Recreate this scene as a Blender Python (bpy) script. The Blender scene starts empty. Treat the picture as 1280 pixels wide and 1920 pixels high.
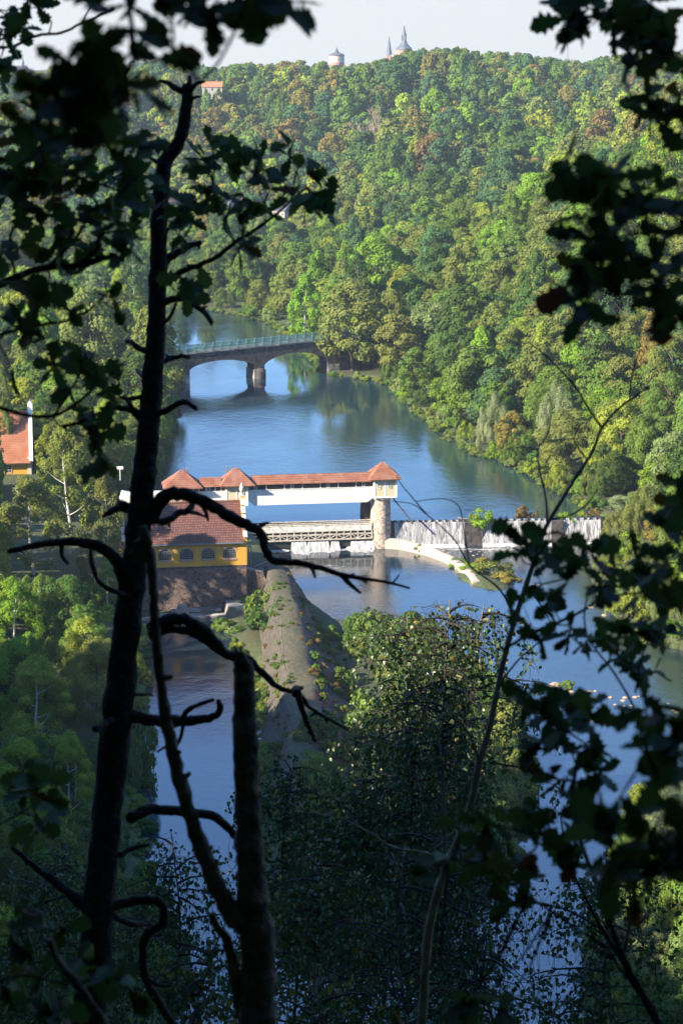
import bpy, math, random
import numpy as np
from mathutils import Vector, Matrix, noise

# ------------------------------------------------------------------ camera, sky, sun, exposure
scene = bpy.context.scene
H = 85.0
PITCH = math.radians(12.9)
F = 3733.33                      # focal length in photo pixels (70 mm on a 36 mm tall sensor)
cam_d = bpy.data.cameras.new('camera')
cam = bpy.data.objects.new('camera', cam_d)
scene.collection.objects.link(cam)
cam.location = (0, 0, H)
cam.rotation_euler = (math.pi / 2 - PITCH, 0, 0)
cam_d.sensor_fit = 'VERTICAL'
cam_d.sensor_height = 36
cam_d.sensor_width = 24
cam_d.lens = 70
cam_d.clip_start = 0.1
cam_d.clip_end = 20000
cam_d.dof.use_dof = True
cam_d.dof.focus_distance = 45
cam_d.dof.aperture_fstop = 6.3
scene.camera = cam

SUN_EL = math.radians(29)
SXY = Vector((-0.872, -0.49)).normalized()
SUN = Vector((SXY.x * math.cos(SUN_EL), SXY.y * math.cos(SUN_EL), math.sin(SUN_EL)))
world = bpy.data.worlds.new('World')
scene.world = world
world.use_nodes = True
wn = world.node_tree
bgn = wn.nodes['Background']
sky = wn.nodes.new('ShaderNodeTexSky')
sky.sky_type = 'NISHITA'
sky.sun_disc = False
sky.sun_elevation = SUN_EL
sky.sun_rotation = math.atan2(SUN.x, SUN.y) % (2 * math.pi)
sky.altitude = 1000
sky.air_density = 1.0
sky.dust_density = 0.2
sky.ozone_density = 7.0
bgn.inputs[1].default_value = 0.125
# pale haze band low on the horizon, blue sky above it
wtc = wn.nodes.new('ShaderNodeTexCoord'); wsp = wn.nodes.new('ShaderNodeSeparateXYZ'); wmr = wn.nodes.new('ShaderNodeMapRange'); wmx = wn.nodes.new('ShaderNodeMix')
wmx.data_type = 'RGBA'; wmr.interpolation_type = 'SMOOTHSTEP'
wmr.inputs[1].default_value = 0.03; wmr.inputs[2].default_value = 0.14; wmr.inputs[3].default_value = 1.0; wmr.inputs[4].default_value = 0.0
wn.links.new(wtc.outputs['Generated'], wsp.inputs[0]); wn.links.new(wsp.outputs[2], wmr.inputs[0]); wn.links.new(wmr.outputs[0], wmx.inputs[0])
wn.links.new(sky.outputs[0], wmx.inputs[6]); wmx.inputs[7].default_value = (2.36, 2.38, 2.30, 1)
wn.links.new(wmx.outputs[2], bgn.inputs[0])
sun_d = bpy.data.lights.new('sun', 'SUN')
sun_d.energy = 5.0
sun_d.angle = math.radians(0.5)
sun_d.color = (1.0, 0.87, 0.69)
sun_o = bpy.data.objects.new('sun', sun_d)
scene.collection.objects.link(sun_o)
sun_o.rotation_euler = SUN.to_track_quat('Z', 'Y').to_euler()
scene.view_settings.view_transform = 'Standard'
scene.view_settings.look = 'None'
scene.view_settings.gamma = 1
scene.view_settings.exposure = 1.5
scene.render.engine = 'CYCLES'
cy = scene.cycles
cy.use_denoising = True
try:
    cy.denoiser = 'OPENIMAGEDENOISE'
except Exception:
    pass
cy.max_bounces = 6
cy.diffuse_bounces = 3
cy.glossy_bounces = 3
cy.transmission_bounces = 3
cy.volume_bounces = 1
cy.transparent_max_bounces = 6
cy.caustics_reflective = False
cy.caustics_refractive = False
cy.sample_clamp_indirect = 4

CAM = Vector((0, 0, H))
FWD = Vector((0, math.cos(PITCH), -math.sin(PITCH)))
UP = Vector((0, math.sin(PITCH), math.cos(PITCH)))


def ray(px, py):
    return FWD + Vector((1, 0, 0)) * ((px - 640) / F) + UP * ((960 - py) / F)


def P(px, py, d):                # a photo pixel at a forward depth
    return CAM + ray(px, py) * d


def G(px, py, z=0.0):            # a photo pixel on the level z
    r = ray(px, py)
    return CAM + r * ((z - H) / r.z)


def PY(px, py, y):               # a photo pixel at a ground distance
    r = ray(px, py)
    return CAM + r * (y / r.y)


def proj(p):
    v = Vector(p) - CAM
    d = v.dot(FWD)
    return 640 + v.x / d * F, 960 - v.dot(UP) / d * F, d


# ------------------------------------------------------------------ object helpers
C = scene.collection


def tag(o, label=None, cat=None, group=None, kind=None):
    if label: o['label'] = label
    if cat: o['category'] = cat
    if group: o['group'] = group
    if kind: o['kind'] = kind
    return o


def empty(name, loc, label, cat, group=None, rz=0.0):
    o = bpy.data.objects.new(name, None)
    o.empty_display_size = 0.5
    C.objects.link(o)
    o.location = loc
    o.rotation_euler = (0, 0, rz)
    return tag(o, label, cat, group)


class MB:
    def __init__(s):
        s.v = []; s.f = []

    def box(s, x0, x1, y0, y1, z0, z1):
        n = len(s.v)
        s.v += [(x, y, z) for z in (z0, z1) for y in (y0, y1) for x in (x0, x1)]
        s.f += [tuple(n + i for i in q) for q in ((0, 2, 3, 1), (4, 5, 7, 6), (0, 1, 5, 4), (2, 6, 7, 3), (0, 4, 6, 2), (1, 3, 7, 5))]
        return s

    def prism(s, poly, y0, y1, axis='y'):       # polygon in x,z extruded along y (or y,z along x)
        n = len(s.v); m = len(poly)
        for y in (y0, y1):
            for a, b in poly:
                s.v.append((a, y, b) if axis == 'y' else ((y, a, b) if axis == 'x' else (a, b, y)))
        s.f.append(tuple(n + i for i in range(m)))
        s.f.append(tuple(n + m + i for i in reversed(range(m))))
        for i in range(m):
            j = (i + 1) % m
            s.f.append((n + i, n + m + i, n + m + j, n + j))
        return s

    def bar(s, a, b, w, h=None):
        a = Vector(a); b = Vector(b); h = h or w
        d = (b - a).normalized()
        side = d.cross(Vector((0, 0, 1)))
        if side.length < 1e-3: side = Vector((1, 0, 0))
        side.normalize(); up = side.cross(d)
        n = len(s.v)
        for p in (a, b):
            for i, j in ((-1, -1), (1, -1), (1, 1), (-1, 1)):
                s.v.append(tuple(p + side * (i * w / 2) + up * (j * h / 2)))
        s.f += [tuple(n + i for i in q) for q in ((3, 2, 1, 0), (4, 5, 6, 7), (0, 1, 5, 4), (1, 2, 6, 5), (2, 3, 7, 6), (3, 0, 4, 7))]
        return s

    def tube(s, pts, radii, seg=8, rough=0.0, rng=random, cap=True):
        pts = [Vector(p) for p in pts]
        n0 = len(s.v); m = len(pts)
        ref = Vector((0.31, 0.9, 0.17)).normalized()
        for i, p in enumerate(pts):
            d = (pts[min(i + 1, m - 1)] - pts[max(i - 1, 0)])
            if d.length < 1e-9: d = Vector((0, 0, 1))
            d.normalize()
            a = d.cross(ref)
            if a.length < 1e-3: a = d.cross(Vector((1, 0, 0)))
            a.normalize(); b = d.cross(a)
            for k in range(seg):
                t = 2 * math.pi * k / seg
                r = radii[i] * (1 + rough * (rng.random() * 2 - 1))
                s.v.append(tuple(p + (a * math.cos(t) + b * math.sin(t)) * r))
        for i in range(m - 1):
            for k in range(seg):
                k2 = (k + 1) % seg
                s.f.append((n0 + i * seg + k, n0 + i * seg + k2, n0 + (i + 1) * seg + k2, n0 + (i + 1) * seg + k))
        if cap:
            s.f.append(tuple(n0 + k for k in reversed(range(seg))))
            s.f.append(tuple(n0 + (m - 1) * seg + k for k in range(seg)))
        return s

    def lathe(s, prof, seg=24, c=(0, 0, 0), rot=0.0, sx=1, sy=1):   # prof: (r, z)
        n0 = len(s.v)
        for r, z in prof:
            for k in range(seg):
                t = 2 * math.pi * k / seg + rot
                s.v.append((c[0] + r * math.cos(t) * sx, c[1] + r * math.sin(t) * sy, c[2] + z))
        for i in range(len(prof) - 1):
            for k in range(seg):
                k2 = (k + 1) % seg
                s.f.append((n0 + i * seg + k, n0 + i * seg + k2, n0 + (i + 1) * seg + k2, n0 + (i + 1) * seg + k))
        s.f.append(tuple(n0 + k for k in reversed(range(seg))))
        s.f.append(tuple(n0 + (len(prof) - 1) * seg + k for k in range(seg)))
        return s

    def poly(s, pts):
        n = len(s.v)
        s.v += [tuple(p) for p in pts]
        s.f.append(tuple(range(n, n + len(pts))))
        return s

    def build(s, name, mat, parent=None, smooth=False, origin=None):
        me = bpy.data.meshes.new(name)
        vs = s.v
        if origin is not None:
            vs = [(a - origin[0], b - origin[1], c - origin[2]) for a, b, c in vs]
        me.from_pydata(vs, [], s.f)
        me.materials.append(mat)
        if smooth:
            me.polygons.foreach_set('use_smooth', [True] * len(me.polygons))
        me.update()
        o = bpy.data.objects.new(name, me)
        C.objects.link(o)
        if parent is not None:
            o.parent = parent
        elif origin is not None:
            o.location = origin
        return o


# ------------------------------------------------------------------ materials
def newmat(name):
    m = bpy.data.materials.new(name)
    m.use_nodes = True
    nt = m.node_tree
    b = nt.nodes['Principled BSDF']
    return m, nt, b


def N(nt, typ, **kw):
    n = nt.nodes.new(typ)
    for k, v in kw.items():
        if k in ('inputs',):
            for kk, vv in v.items():
                n.inputs[kk].default_value = vv
        else:
            setattr(n, k, v)
    return n


def L(nt, a, b):
    nt.links.new(a, b)


def coords(nt, scale=(1, 1, 1), src='Object'):
    tc = N(nt, 'ShaderNodeTexCoord')
    mp = N(nt, 'ShaderNodeMapping')
    mp.inputs['Scale'].default_value = scale
    L(nt, tc.outputs[src], mp.inputs[0])
    return mp.outputs[0]


def ramp(nt, fac, stops):
    r = N(nt, 'ShaderNodeValToRGB')
    e = r.color_ramp.elements
    while len(e) < len(stops): e.new(0.5)
    for el, (p, c) in zip(e, stops):
        el.position = p
        el.color = (c[0], c[1], c[2], 1)
    L(nt, fac, r.inputs[0])
    return r.outputs[0]


def bumpn(nt, b, h, strength=0.4, dist=0.1):
    bn = N(nt, 'ShaderNodeBump')
    bn.inputs['Strength'].default_value = strength
    bn.inputs['Distance'].default_value = dist
    L(nt, h, bn.inputs['Height'])
    L(nt, bn.outputs[0], b.inputs['Normal'])


def plain(name, col, rough=0.8, var=0.25, sc=3.0, bump=0.2, metal=0.0):
    m, nt, b = newmat(name)
    co = coords(nt)
    n = N(nt, 'ShaderNodeTexNoise'); n.inputs['Scale'].default_value = sc; n.inputs['Detail'].default_value = 6
    L(nt, co, n.inputs[0])
    lo = [c * (1 - var) for c in col]; hi = [min(1, c * (1 + var)) for c in col]
    L(nt, ramp(nt, n.outputs[0], [(0.3, lo), (0.7, hi)]), b.inputs['Base Color'])
    b.inputs['Roughness'].default_value = rough
    b.inputs['Metallic'].default_value = metal
    if bump: bumpn(nt, b, n.outputs[0], bump, 0.05)
    return m


def foliage_mat(name, fixed=None, trans=0.3, var=0.35):
    m = bpy.data.materials.new(name); m.use_nodes = True
    nt = m.node_tree; nt.nodes.clear()
    out = N(nt, 'ShaderNodeOutputMaterial')
    at = N(nt, 'ShaderNodeAttribute', attribute_name='lv', attribute_type='GEOMETRY')
    if fixed is None:
        ti = N(nt, 'ShaderNodeAttribute', attribute_name='tint', attribute_type='INSTANCER')
        col = ti.outputs['Color']
    else:
        rgb = N(nt, 'ShaderNodeRGB'); rgb.outputs[0].default_value = (*fixed, 1); col = rgb.outputs[0]
    # value and hue vary from leaf to leaf
    sep = N(nt, 'ShaderNodeSeparateXYZ'); L(nt, at.outputs['Vector'], sep.inputs[0])
    ml = N(nt, 'ShaderNodeMapRange'); ml.inputs[3].default_value = 1 - var; ml.inputs[4].default_value = 1 + var
    L(nt, sep.outputs[0], ml.inputs[0])
    mh = N(nt, 'ShaderNodeMapRange'); mh.inputs[3].default_value = 0.475; mh.inputs[4].default_value = 0.52
    L(nt, sep.outputs[1], mh.inputs[0])
    hs = N(nt, 'ShaderNodeHueSaturation')
    L(nt, mh.outputs[0], hs.inputs['Hue']); L(nt, ml.outputs[0], hs.inputs['Value']); L(nt, col, hs.inputs['Color'])
    df = N(nt, 'ShaderNodeBsdfDiffuse'); tr = N(nt, 'ShaderNodeBsdfTranslucent')
    mx = N(nt, 'ShaderNodeMixShader'); mx.inputs[0].default_value = trans
    L(nt, hs.outputs[0], df.inputs[0]); L(nt, hs.outputs[0], tr.inputs[0])
    L(nt, df.outputs[0], mx.inputs[1]); L(nt, tr.outputs[0], mx.inputs[2])
    L(nt, mx.outputs[0], out.inputs[0])
    return m


def leaf_gloss_mat(name, stops, trans=0.2, gloss=0.06):
    """near leaves: lv.x picks the colour"""
    m = bpy.data.materials.new(name); m.use_nodes = True
    nt = m.node_tree; nt.nodes.clear()
    out = N(nt, 'ShaderNodeOutputMaterial')
    at = N(nt, 'ShaderNodeAttribute', attribute_name='lv', attribute_type='GEOMETRY')
    sep = N(nt, 'ShaderNodeSeparateXYZ'); L(nt, at.outputs['Vector'], sep.inputs[0])
    col = ramp(nt, sep.outputs[0], stops)
    df = N(nt, 'ShaderNodeBsdfDiffuse'); tr = N(nt, 'ShaderNodeBsdfTranslucent'); gl = N(nt, 'ShaderNodeBsdfGlossy')
    gl.inputs['Roughness'].default_value = 0.45
    mx = N(nt, 'ShaderNodeMixShader'); mx.inputs[0].default_value = trans
    m2 = N(nt, 'ShaderNodeMixShader'); m2.inputs[0].default_value = gloss
    L(nt, col, df.inputs[0]); L(nt, col, tr.inputs[0])
    L(nt, df.outputs[0], mx.inputs[1]); L(nt, tr.outputs[0], mx.inputs[2])
    L(nt, mx.outputs[0], m2.inputs[1]); L(nt, gl.outputs[0], m2.inputs[2])
    L(nt, m2.outputs[0], out.inputs[0])
    return m


def tile_mat(name, c1, c2, c3, roof_dir_scale=1.0):
    """plain clay tiles in courses; the coordinates run with the building"""
    m, nt, b = newmat(name)
    tc = N(nt, 'ShaderNodeTexCoord')
    sp = N(nt, 'ShaderNodeSeparateXYZ'); L(nt, tc.outputs['Object'], sp.inputs[0])
    cb = N(nt, 'ShaderNodeCombineXYZ')
    ad = N(nt, 'ShaderNodeMath', operation='ADD'); L(nt, sp.outputs[0], ad.inputs[0]); 
    my = N(nt, 'ShaderNodeMath', operation='MULTIPLY'); L(nt, sp.outputs[1], my.inputs[0]); my.inputs[1].default_value = 0.37
    L(nt, my.outputs[0], ad.inputs[1])
    L(nt, ad.outputs[0], cb.inputs[0]); L(nt, sp.outputs[2], cb.inputs[1])
    br = N(nt, 'ShaderNodeTexBrick')
    br.inputs['Scale'].default_value = 1.0
    br.inputs['Brick Width'].default_value = 0.42 * roof_dir_scale
    br.inputs['Row Height'].default_value = 0.30 * roof_dir_scale
    br.inputs['Mortar Size'].default_value = 0.045
    br.inputs['Color1'].default_value = (*c1, 1); br.inputs['Color2'].default_value = (*c2, 1)
    br.inputs['Mortar'].default_value = (*[v * 0.3 for v in c1], 1)
    L(nt, cb.outputs[0], br.inputs[0])
    n = N(nt, 'ShaderNodeTexNoise'); n.inputs['Scale'].default_value = 0.6; n.inputs['Detail'].default_value = 8
    L(nt, tc.outputs['Object'], n.inputs[0])
    mx = N(nt, 'ShaderNodeMix', data_type='RGBA')
    mr = N(nt, 'ShaderNodeMapRange'); mr.inputs[1].default_value = 0.42; mr.inputs[2].default_value = 0.72
    mr.inputs[4].default_value = 0.5
    L(nt, n.outputs[0], mr.inputs[0]); L(nt, mr.outputs[0], mx.inputs[0])
    L(nt, br.outputs[0], mx.inputs[6]); mx.inputs[7].default_value = (*c3, 1)
    L(nt, mx.outputs[2], b.inputs['Base Color'])
    b.inputs['Roughness'].default_value = 0.85
    bumpn(nt, b, br.outputs[1], -0.5, 0.04)
    return m


def rubble_mat(name, stone, mortar, scale=1.6, mort=0.06):
    m, nt, b = newmat(name)
    co = coords(nt)
    nz = N(nt, 'ShaderNodeTexNoise'); nz.inputs['Scale'].default_value = 2.0; L(nt, co, nz.inputs[0])
    mxv = N(nt, 'ShaderNodeVectorMath', operation='MULTIPLY_ADD'); L(nt, nz.outputs[1], mxv.inputs[0]); mxv.inputs[1].default_value = (.35, .35, .35); L(nt, co, mxv.inputs[2])
    v = N(nt, 'ShaderNodeTexVoronoi', feature='DISTANCE_TO_EDGE'); v.inputs['Scale'].default_value = scale
    v2 = N(nt, 'ShaderNodeTexVoronoi'); v2.inputs['Scale'].default_value = scale
    L(nt, mxv.outputs[0], v.inputs['Vector']); L(nt, mxv.outputs[0], v2.inputs['Vector'])
    sx = N(nt, 'ShaderNodeSeparateXYZ'); L(nt, v2.outputs['Color'], sx.inputs[0])
    sc = ramp(nt, sx.outputs[0], [(0.0, [c * .45 for c in stone]), (0.5, stone), (1.0, [min(1, c * 1.6) for c in stone])])
    lt = N(nt, 'ShaderNodeMapRange'); lt.inputs[1].default_value = mort * .4; lt.inputs[2].default_value = mort
    L(nt, v.outputs['Distance'], lt.inputs[0])
    mx = N(nt, 'ShaderNodeMix', data_type='RGBA'); L(nt, lt.outputs[0], mx.inputs[0])
    mx.inputs[6].default_value = (*mortar, 1); L(nt, sc, mx.inputs[7])
    L(nt, mx.outputs[2], b.inputs['Base Color'])
    b.inputs['Roughness'].default_value = 0.9
    bumpn(nt, b, lt.outputs[0], 0.5, 0.06)
    return m


def plaster(name, col, stain=(0.2, 0.17, 0.12), amt=0.3):
    m, nt, b = newmat(name)
    co = coords(nt, (1, 1, 0.25))
    n = N(nt, 'ShaderNodeTexNoise'); n.inputs['Scale'].default_value = 1.4; n.inputs['Detail'].default_value = 9; n.inputs['Roughness'].default_value = .65
    L(nt, co, n.inputs[0])
    mr = N(nt, 'ShaderNodeMapRange'); mr.inputs[1].default_value = .5; mr.inputs[2].default_value = .8; mr.inputs[4].default_value = amt
    L(nt, n.outputs[0], mr.inputs[0])
    mx = N(nt, 'ShaderNodeMix', data_type='RGBA'); L(nt, mr.outputs[0], mx.inputs[0])
    mx.inputs[6].default_value = (*col, 1); mx.inputs[7].default_value = (*stain, 1)
    L(nt, mx.outputs[2], b.inputs['Base Color'])
    b.inputs['Roughness'].default_value = 0.85
    bumpn(nt, b, n.outputs[0], 0.1, 0.03)
    return m


def water_mat(name, deep, rough=0.05, waves=((0.9, 0.3), (3.5, 0.12)), foam=None, stretch=(1, 1, 1), patch=True):
    m, nt, b = newmat(name)
    b.inputs['Base Color'].default_value = (*deep, 1)
    b.inputs['IOR'].default_value = 2.4
    b.inputs['Roughness'].default_value = rough
    b.inputs['Specular IOR Level'].default_value = 0.6
    co = coords(nt, stretch)
    tot = None
    for sc, amp in waves:
        n = N(nt, 'ShaderNodeTexNoise'); n.inputs['Scale'].default_value = sc; n.inputs['Detail'].default_value = 4
        L(nt, co, n.inputs[0])
        mu = N(nt, 'ShaderNodeMath', operation='MULTIPLY'); L(nt, n.outputs[0], mu.inputs[0]); mu.inputs[1].default_value = amp
        if tot is None: tot = mu.outputs[0]
        else:
            ad = N(nt, 'ShaderNodeMath', operation='ADD'); L(nt, tot, ad.inputs[0]); L(nt, mu.outputs[0], ad.inputs[1]); tot = ad.outputs[0]
    bn = N(nt, 'ShaderNodeBump'); bn.inputs['Distance'].default_value = 0.25
    L(nt, tot, bn.inputs['Height'])
    if patch:   # breeze: rippled patches between calm ones
        pn = N(nt, 'ShaderNodeTexNoise'); pn.inputs['Scale'].default_value = 0.035; pn.inputs['Detail'].default_value = 3
        L(nt, coords(nt, (1, .45, 1)), pn.inputs[0])
        pr = N(nt, 'ShaderNodeMapRange'); pr.inputs[1].default_value = .4; pr.inputs[2].default_value = .62
        pr.inputs[3].default_value = .12; pr.inputs[4].default_value = .9
        L(nt, pn.outputs[0], pr.inputs[0]); L(nt, pr.outputs[0], bn.inputs['Strength'])
    else:
        bn.inputs['Strength'].default_value = 0.5
    L(nt, bn.outputs[0], b.inputs['Normal'])
    if foam:    # list of (x, y, rx, ry, amount): broken water at falls and riffles, plus painted glints below the gate
        geo = N(nt, 'ShaderNodeNewGeometry')
        fn = N(nt, 'ShaderNodeTexNoise'); fn.inputs['Scale'].default_value = 1.1; fn.inputs['Detail'].default_value = 10; fn.inputs['Roughness'].default_value = .75
        L(nt, coords(nt, (.35, 1, 1)), fn.inputs[0])
        acc = None
        for (x, y, rx, ry, am) in foam:
            mp = N(nt, 'ShaderNodeMapping', vector_type='POINT')
            mp.inputs['Location'].default_value = (-x / rx, -y / ry, 0)
            mp.inputs['Scale'].default_value = (1 / rx, 1 / ry, 0)
            L(nt, geo.outputs['Position'], mp.inputs[0])
            ln = N(nt, 'ShaderNodeVectorMath', operation='LENGTH'); L(nt, mp.outputs[0], ln.inputs[0])
            mr = N(nt, 'ShaderNodeMapRange'); mr.inputs[1].default_value = 1.3; mr.inputs[2].default_value = 0.2
            mr.inputs[3].default_value = 0; mr.inputs[4].default_value = am
            L(nt, ln.outputs['Value'], mr.inputs[0])
            if acc is None: acc = mr.outputs[0]
            else:
                mm = N(nt, 'ShaderNodeMath', operation='MAXIMUM'); L(nt, acc, mm.inputs[0]); L(nt, mr.outputs[0], mm.inputs[1]); acc = mm.outputs[0]
        ad = N(nt, 'ShaderNodeMath', operation='ADD'); L(nt, acc, ad.inputs[0]); L(nt, fn.outputs[0], ad.inputs[1])
        th = N(nt, 'ShaderNodeMapRange'); th.inputs[1].default_value = .84; th.inputs[2].default_value = 1.02
        L(nt, ad.outputs[0], th.inputs[0])
        mx = N(nt, 'ShaderNodeMix', data_type='RGBA'); L(nt, th.outputs[0], mx.inputs[0])
        mx.inputs[6].default_value = (*deep, 1); mx.inputs[7].default_value = (.72, .74, .76, 1)
        L(nt, mx.outputs[2], b.inputs['Base Color'])
        rr = N(nt, 'ShaderNodeMapRange'); rr.inputs[3].default_value = rough; rr.inputs[4].default_value = .6
        L(nt, th.outputs[0], rr.inputs[0]); L(nt, rr.outputs[0], b.inputs['Roughness'])
    return m


M = {}
M['foliage'] = foliage_mat('foliage', trans=0.32, var=.22)
M['bark'] = plain('bark', (0.075, 0.06, 0.045), 0.95, 0.5, 6, 0.5)
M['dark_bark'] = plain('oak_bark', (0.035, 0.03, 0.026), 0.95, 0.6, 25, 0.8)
M['dead_wood'] = plain('weathered_wood', (0.22, 0.16, 0.11), 0.95, 0.6, 18, 0.9)
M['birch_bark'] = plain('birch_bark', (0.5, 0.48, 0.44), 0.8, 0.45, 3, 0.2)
M['young_bark'] = plain('young_bark', (0.36, 0.26, 0.17), 0.7, 0.35, 14, 0.3)
def boards(name, col):
    m, nt, b = newmat(name)
    tc = N(nt, 'ShaderNodeTexCoord'); sp = N(nt, 'ShaderNodeSeparateXYZ'); L(nt, tc.outputs['Object'], sp.inputs[0])
    mu = N(nt, 'ShaderNodeMath', operation='MULTIPLY'); mu.inputs[1].default_value = 3.2; L(nt, sp.outputs[0], mu.inputs[0])
    fr = N(nt, 'ShaderNodeMath', operation='FRACT'); L(nt, mu.outputs[0], fr.inputs[0])
    fl = N(nt, 'ShaderNodeMath', operation='FLOOR'); L(nt, mu.outputs[0], fl.inputs[0])
    wn_ = N(nt, 'ShaderNodeTexWhiteNoise', noise_dimensions='1D'); L(nt, fl.outputs[0], wn_.inputs['W'])
    st = N(nt, 'ShaderNodeTexNoise'); st.inputs['Scale'].default_value = 1; st.inputs['Detail'].default_value = 8; L(nt, coords(nt, (3.5, 3.5, .35)), st.inputs[0])
    seam = ramp(nt, fr.outputs[0], [(0, (.72, .72, .72)), (.06, (1, 1, 1)), (.96, (1, 1, 1)), (1, (.75, .75, .75))])
    stain = ramp(nt, st.outputs[0], [(.35, (.82, .79, .72)), (.55, (1, 1, 1)), (.8, (.93, .92, .88))])
    tone = ramp(nt, wn_.outputs[0], [(0, [c * .95 for c in col]), (1, col)])
    a = N(nt, 'ShaderNodeMix', data_type='RGBA', blend_type='MULTIPLY'); a.inputs[0].default_value = 1; L(nt, tone, a.inputs[6]); L(nt, seam, a.inputs[7])
    c_ = N(nt, 'ShaderNodeMix', data_type='RGBA', blend_type='MULTIPLY'); c_.inputs[0].default_value = .8; L(nt, a.outputs[2], c_.inputs[6]); L(nt, stain, c_.inputs[7])
    L(nt, c_.outputs[2], b.inputs['Base Color']); b.inputs['Roughness'].default_value = .75
    return m


M['boards'] = boards('white_boards', (.84, .84, .81))
M['white_paint'] = plaster('white_painted_boards', (0.82, 0.82, 0.79), (.5, .48, .42), .3)
M['cream'] = plaster('cream_render', (0.62, 0.55, 0.36), (.35, .3, .2), .35)
M['yellow'] = plaster('yellow_render', (0.68, 0.36, 0.05), (.3, .19, .06), .45)
M['pale_trim'] = plaster('pale_stone_trim', (0.6, 0.55, 0.45), (.2, .18, .15), .5)
M['white_wall'] = plaster('white_render', (0.8, 0.79, 0.76), (.45, .43, .4), .35)
M['timber'] = plain('dark_timber', (0.055, 0.038, 0.03), 0.8, 0.4, 9, 0.3)
M['brown_door'] = plain('brown_door_paint', (0.12, 0.05, 0.035), 0.6, 0.2, 5, 0.1)
M['glass'] = plain('dark_glass', (0.03, 0.04, 0.05), 0.08, 0.3, 4, 0.0)
M['new_tile'] = tile_mat('orange_clay_tile', (0.34, 0.125, 0.065), (0.25, 0.088, 0.05), (0.36, 0.22, 0.16))
M['old_tile'] = tile_mat('old_clay_tile', (0.12, 0.048, 0.04), (0.22, 0.088, 0.058), (0.09, 0.055, 0.052))
M['villa_tile'] = tile_mat('villa_clay_tile', (0.46, 0.17, 0.08), (0.38, 0.14, 0.07), (0.48, 0.25, 0.15))
M['ruble'] = rubble_mat('porphyry_rubble', (0.105, 0.075, 0.065), (0.24, 0.16, 0.115), 2.3, 0.055)
M['tower_stone'] = rubble_mat('pale_rubble', (0.42, 0.34, 0.27), (0.5, 0.42, 0.34), 2.2, 0.09)
M['bridge_stone'] = rubble_mat('dark_bridge_masonry', (0.06, 0.052, 0.052), (0.09, 0.08, 0.078), 1.3, 0.05)
M['pier_stone'] = rubble_mat('sunlit_pier_masonry', (0.42, 0.37, 0.32), (0.3, 0.26, 0.22), 1.3, 0.04)  # pale twin of the bridge masonry, sunlight put into its colour
M['training'] = plaster('washed_concrete', (0.44, 0.39, 0.32), (.2, .17, .13), .6)
M['slab'] = rubble_mat('weathered_slab_stone', (0.26, 0.24, 0.21), (0.16, 0.15, 0.13), .6, 0.03)
M['green_paint'] = plain('green_railing_paint', (0.17, 0.34, 0.30), 0.5, 0.15, 3, 0.0)
M['steel'] = plain('grey_steel', (0.22, 0.25, 0.28), 0.5, 0.2, 4, 0.0, 0.3)
M['gate_paint'] = plain('worn_gate_paint', (0.50, 0.46, 0.38), 0.75, 0.4, 2.5, 0.1)
M['gate_white'] = plain('worn_white_girder', (0.66, 0.64, 0.58), 0.7, 0.35, 2.0, 0.1)
M['gate_dark'] = plain('dark_wet_steel', (0.035, 0.035, 0.03), 0.4, 0.4, 1.5, 0.1)
M['slate'] = plain('slate', (0.10, 0.115, 0.14), 0.6, 0.25, 1.2, 0.0)
M['brick'] = plain('red_brick', (0.42, 0.22, 0.17), 0.9, 0.2, 1.0, 0.0)
M['house_wall'] = plain('house_render', (0.42, 0.38, 0.32), 0.9, 0.15, 1.0, 0.0)
M['rock'] = plain('river_rock', (0.33, 0.27, 0.21), 0.8, 0.4, 1.5, 0.4)
M['copper'] = plain('patina', (0.25, 0.35, 0.33), 0.6, 0.2, 1, 0)
M['plain_roof'] = plain('red_tile_far', (0.48, 0.17, 0.09), 0.9, 0.2, 1.0, 0.0)

# ------------------------------------------------------------------ water outlines and terrain
UP_Z = 4.5


def gpoly(lst, z):
    return np.array([[*(G(a, b, z).xy if not isinstance(a, tuple) else a)] for a, b in lst])


# river above the weir: left bank hidden behind trees, bend to the left far away
up_poly = gpoly([(150, 1000), (240, 985), (735, 985), (1118, 972), (1118, 958), (1060, 925), (1000, 893), (950, 868), (890, 852), (830, 812), (780, 768),
                 (735, 722), (690, 712), (628, 704), (600, 690), (575, 660), (545, 628), (500, 603), (440, 588), (390, 583), (330, 577), (260, 573),
                 (150, 570), (40, 566), (40, 600), (180, 615), (300, 630), (325, 660), (330, 735), (318, 790), (300, 850), (290, 890), (235, 925), (150, 960)], UP_Z)
# tail water, the river below, and the power canal in front of the powerhouse
low_poly = gpoly([(455, 1012), (735, 1014), (1118, 1012), (1122, 1022), (1105, 1080), (1120, 1120), (1160, 1165), (1200, 1200), (1300, 1225), (1400, 1290), (1420, 1440),
                  (1290, 1465), (1215, 1490), (1165, 1600), (1135, 1750), (1120, 1950), (1100, 2120), (700, 2160), (330, 2140), (330, 1900), (320, 1760), (270, 1640), (245, 1500),
                  (250, 1350), (262, 1250), (255, 1168), (300, 1158), (418, 1160), (440, 1210), (478, 1262), (490, 1300), (490, 1500), (489, 1700), (500, 1752), (600, 1775), (740, 1765),
                  (800, 1700), (900, 1650), (955, 1600), (985, 1480), (975, 1400), (940, 1330), (880, 1262), (770, 1195), (690, 1185), (640, 1178), (600, 1150), (545, 1108),
                  (495, 1066), (462, 1050)], 0.0)


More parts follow.
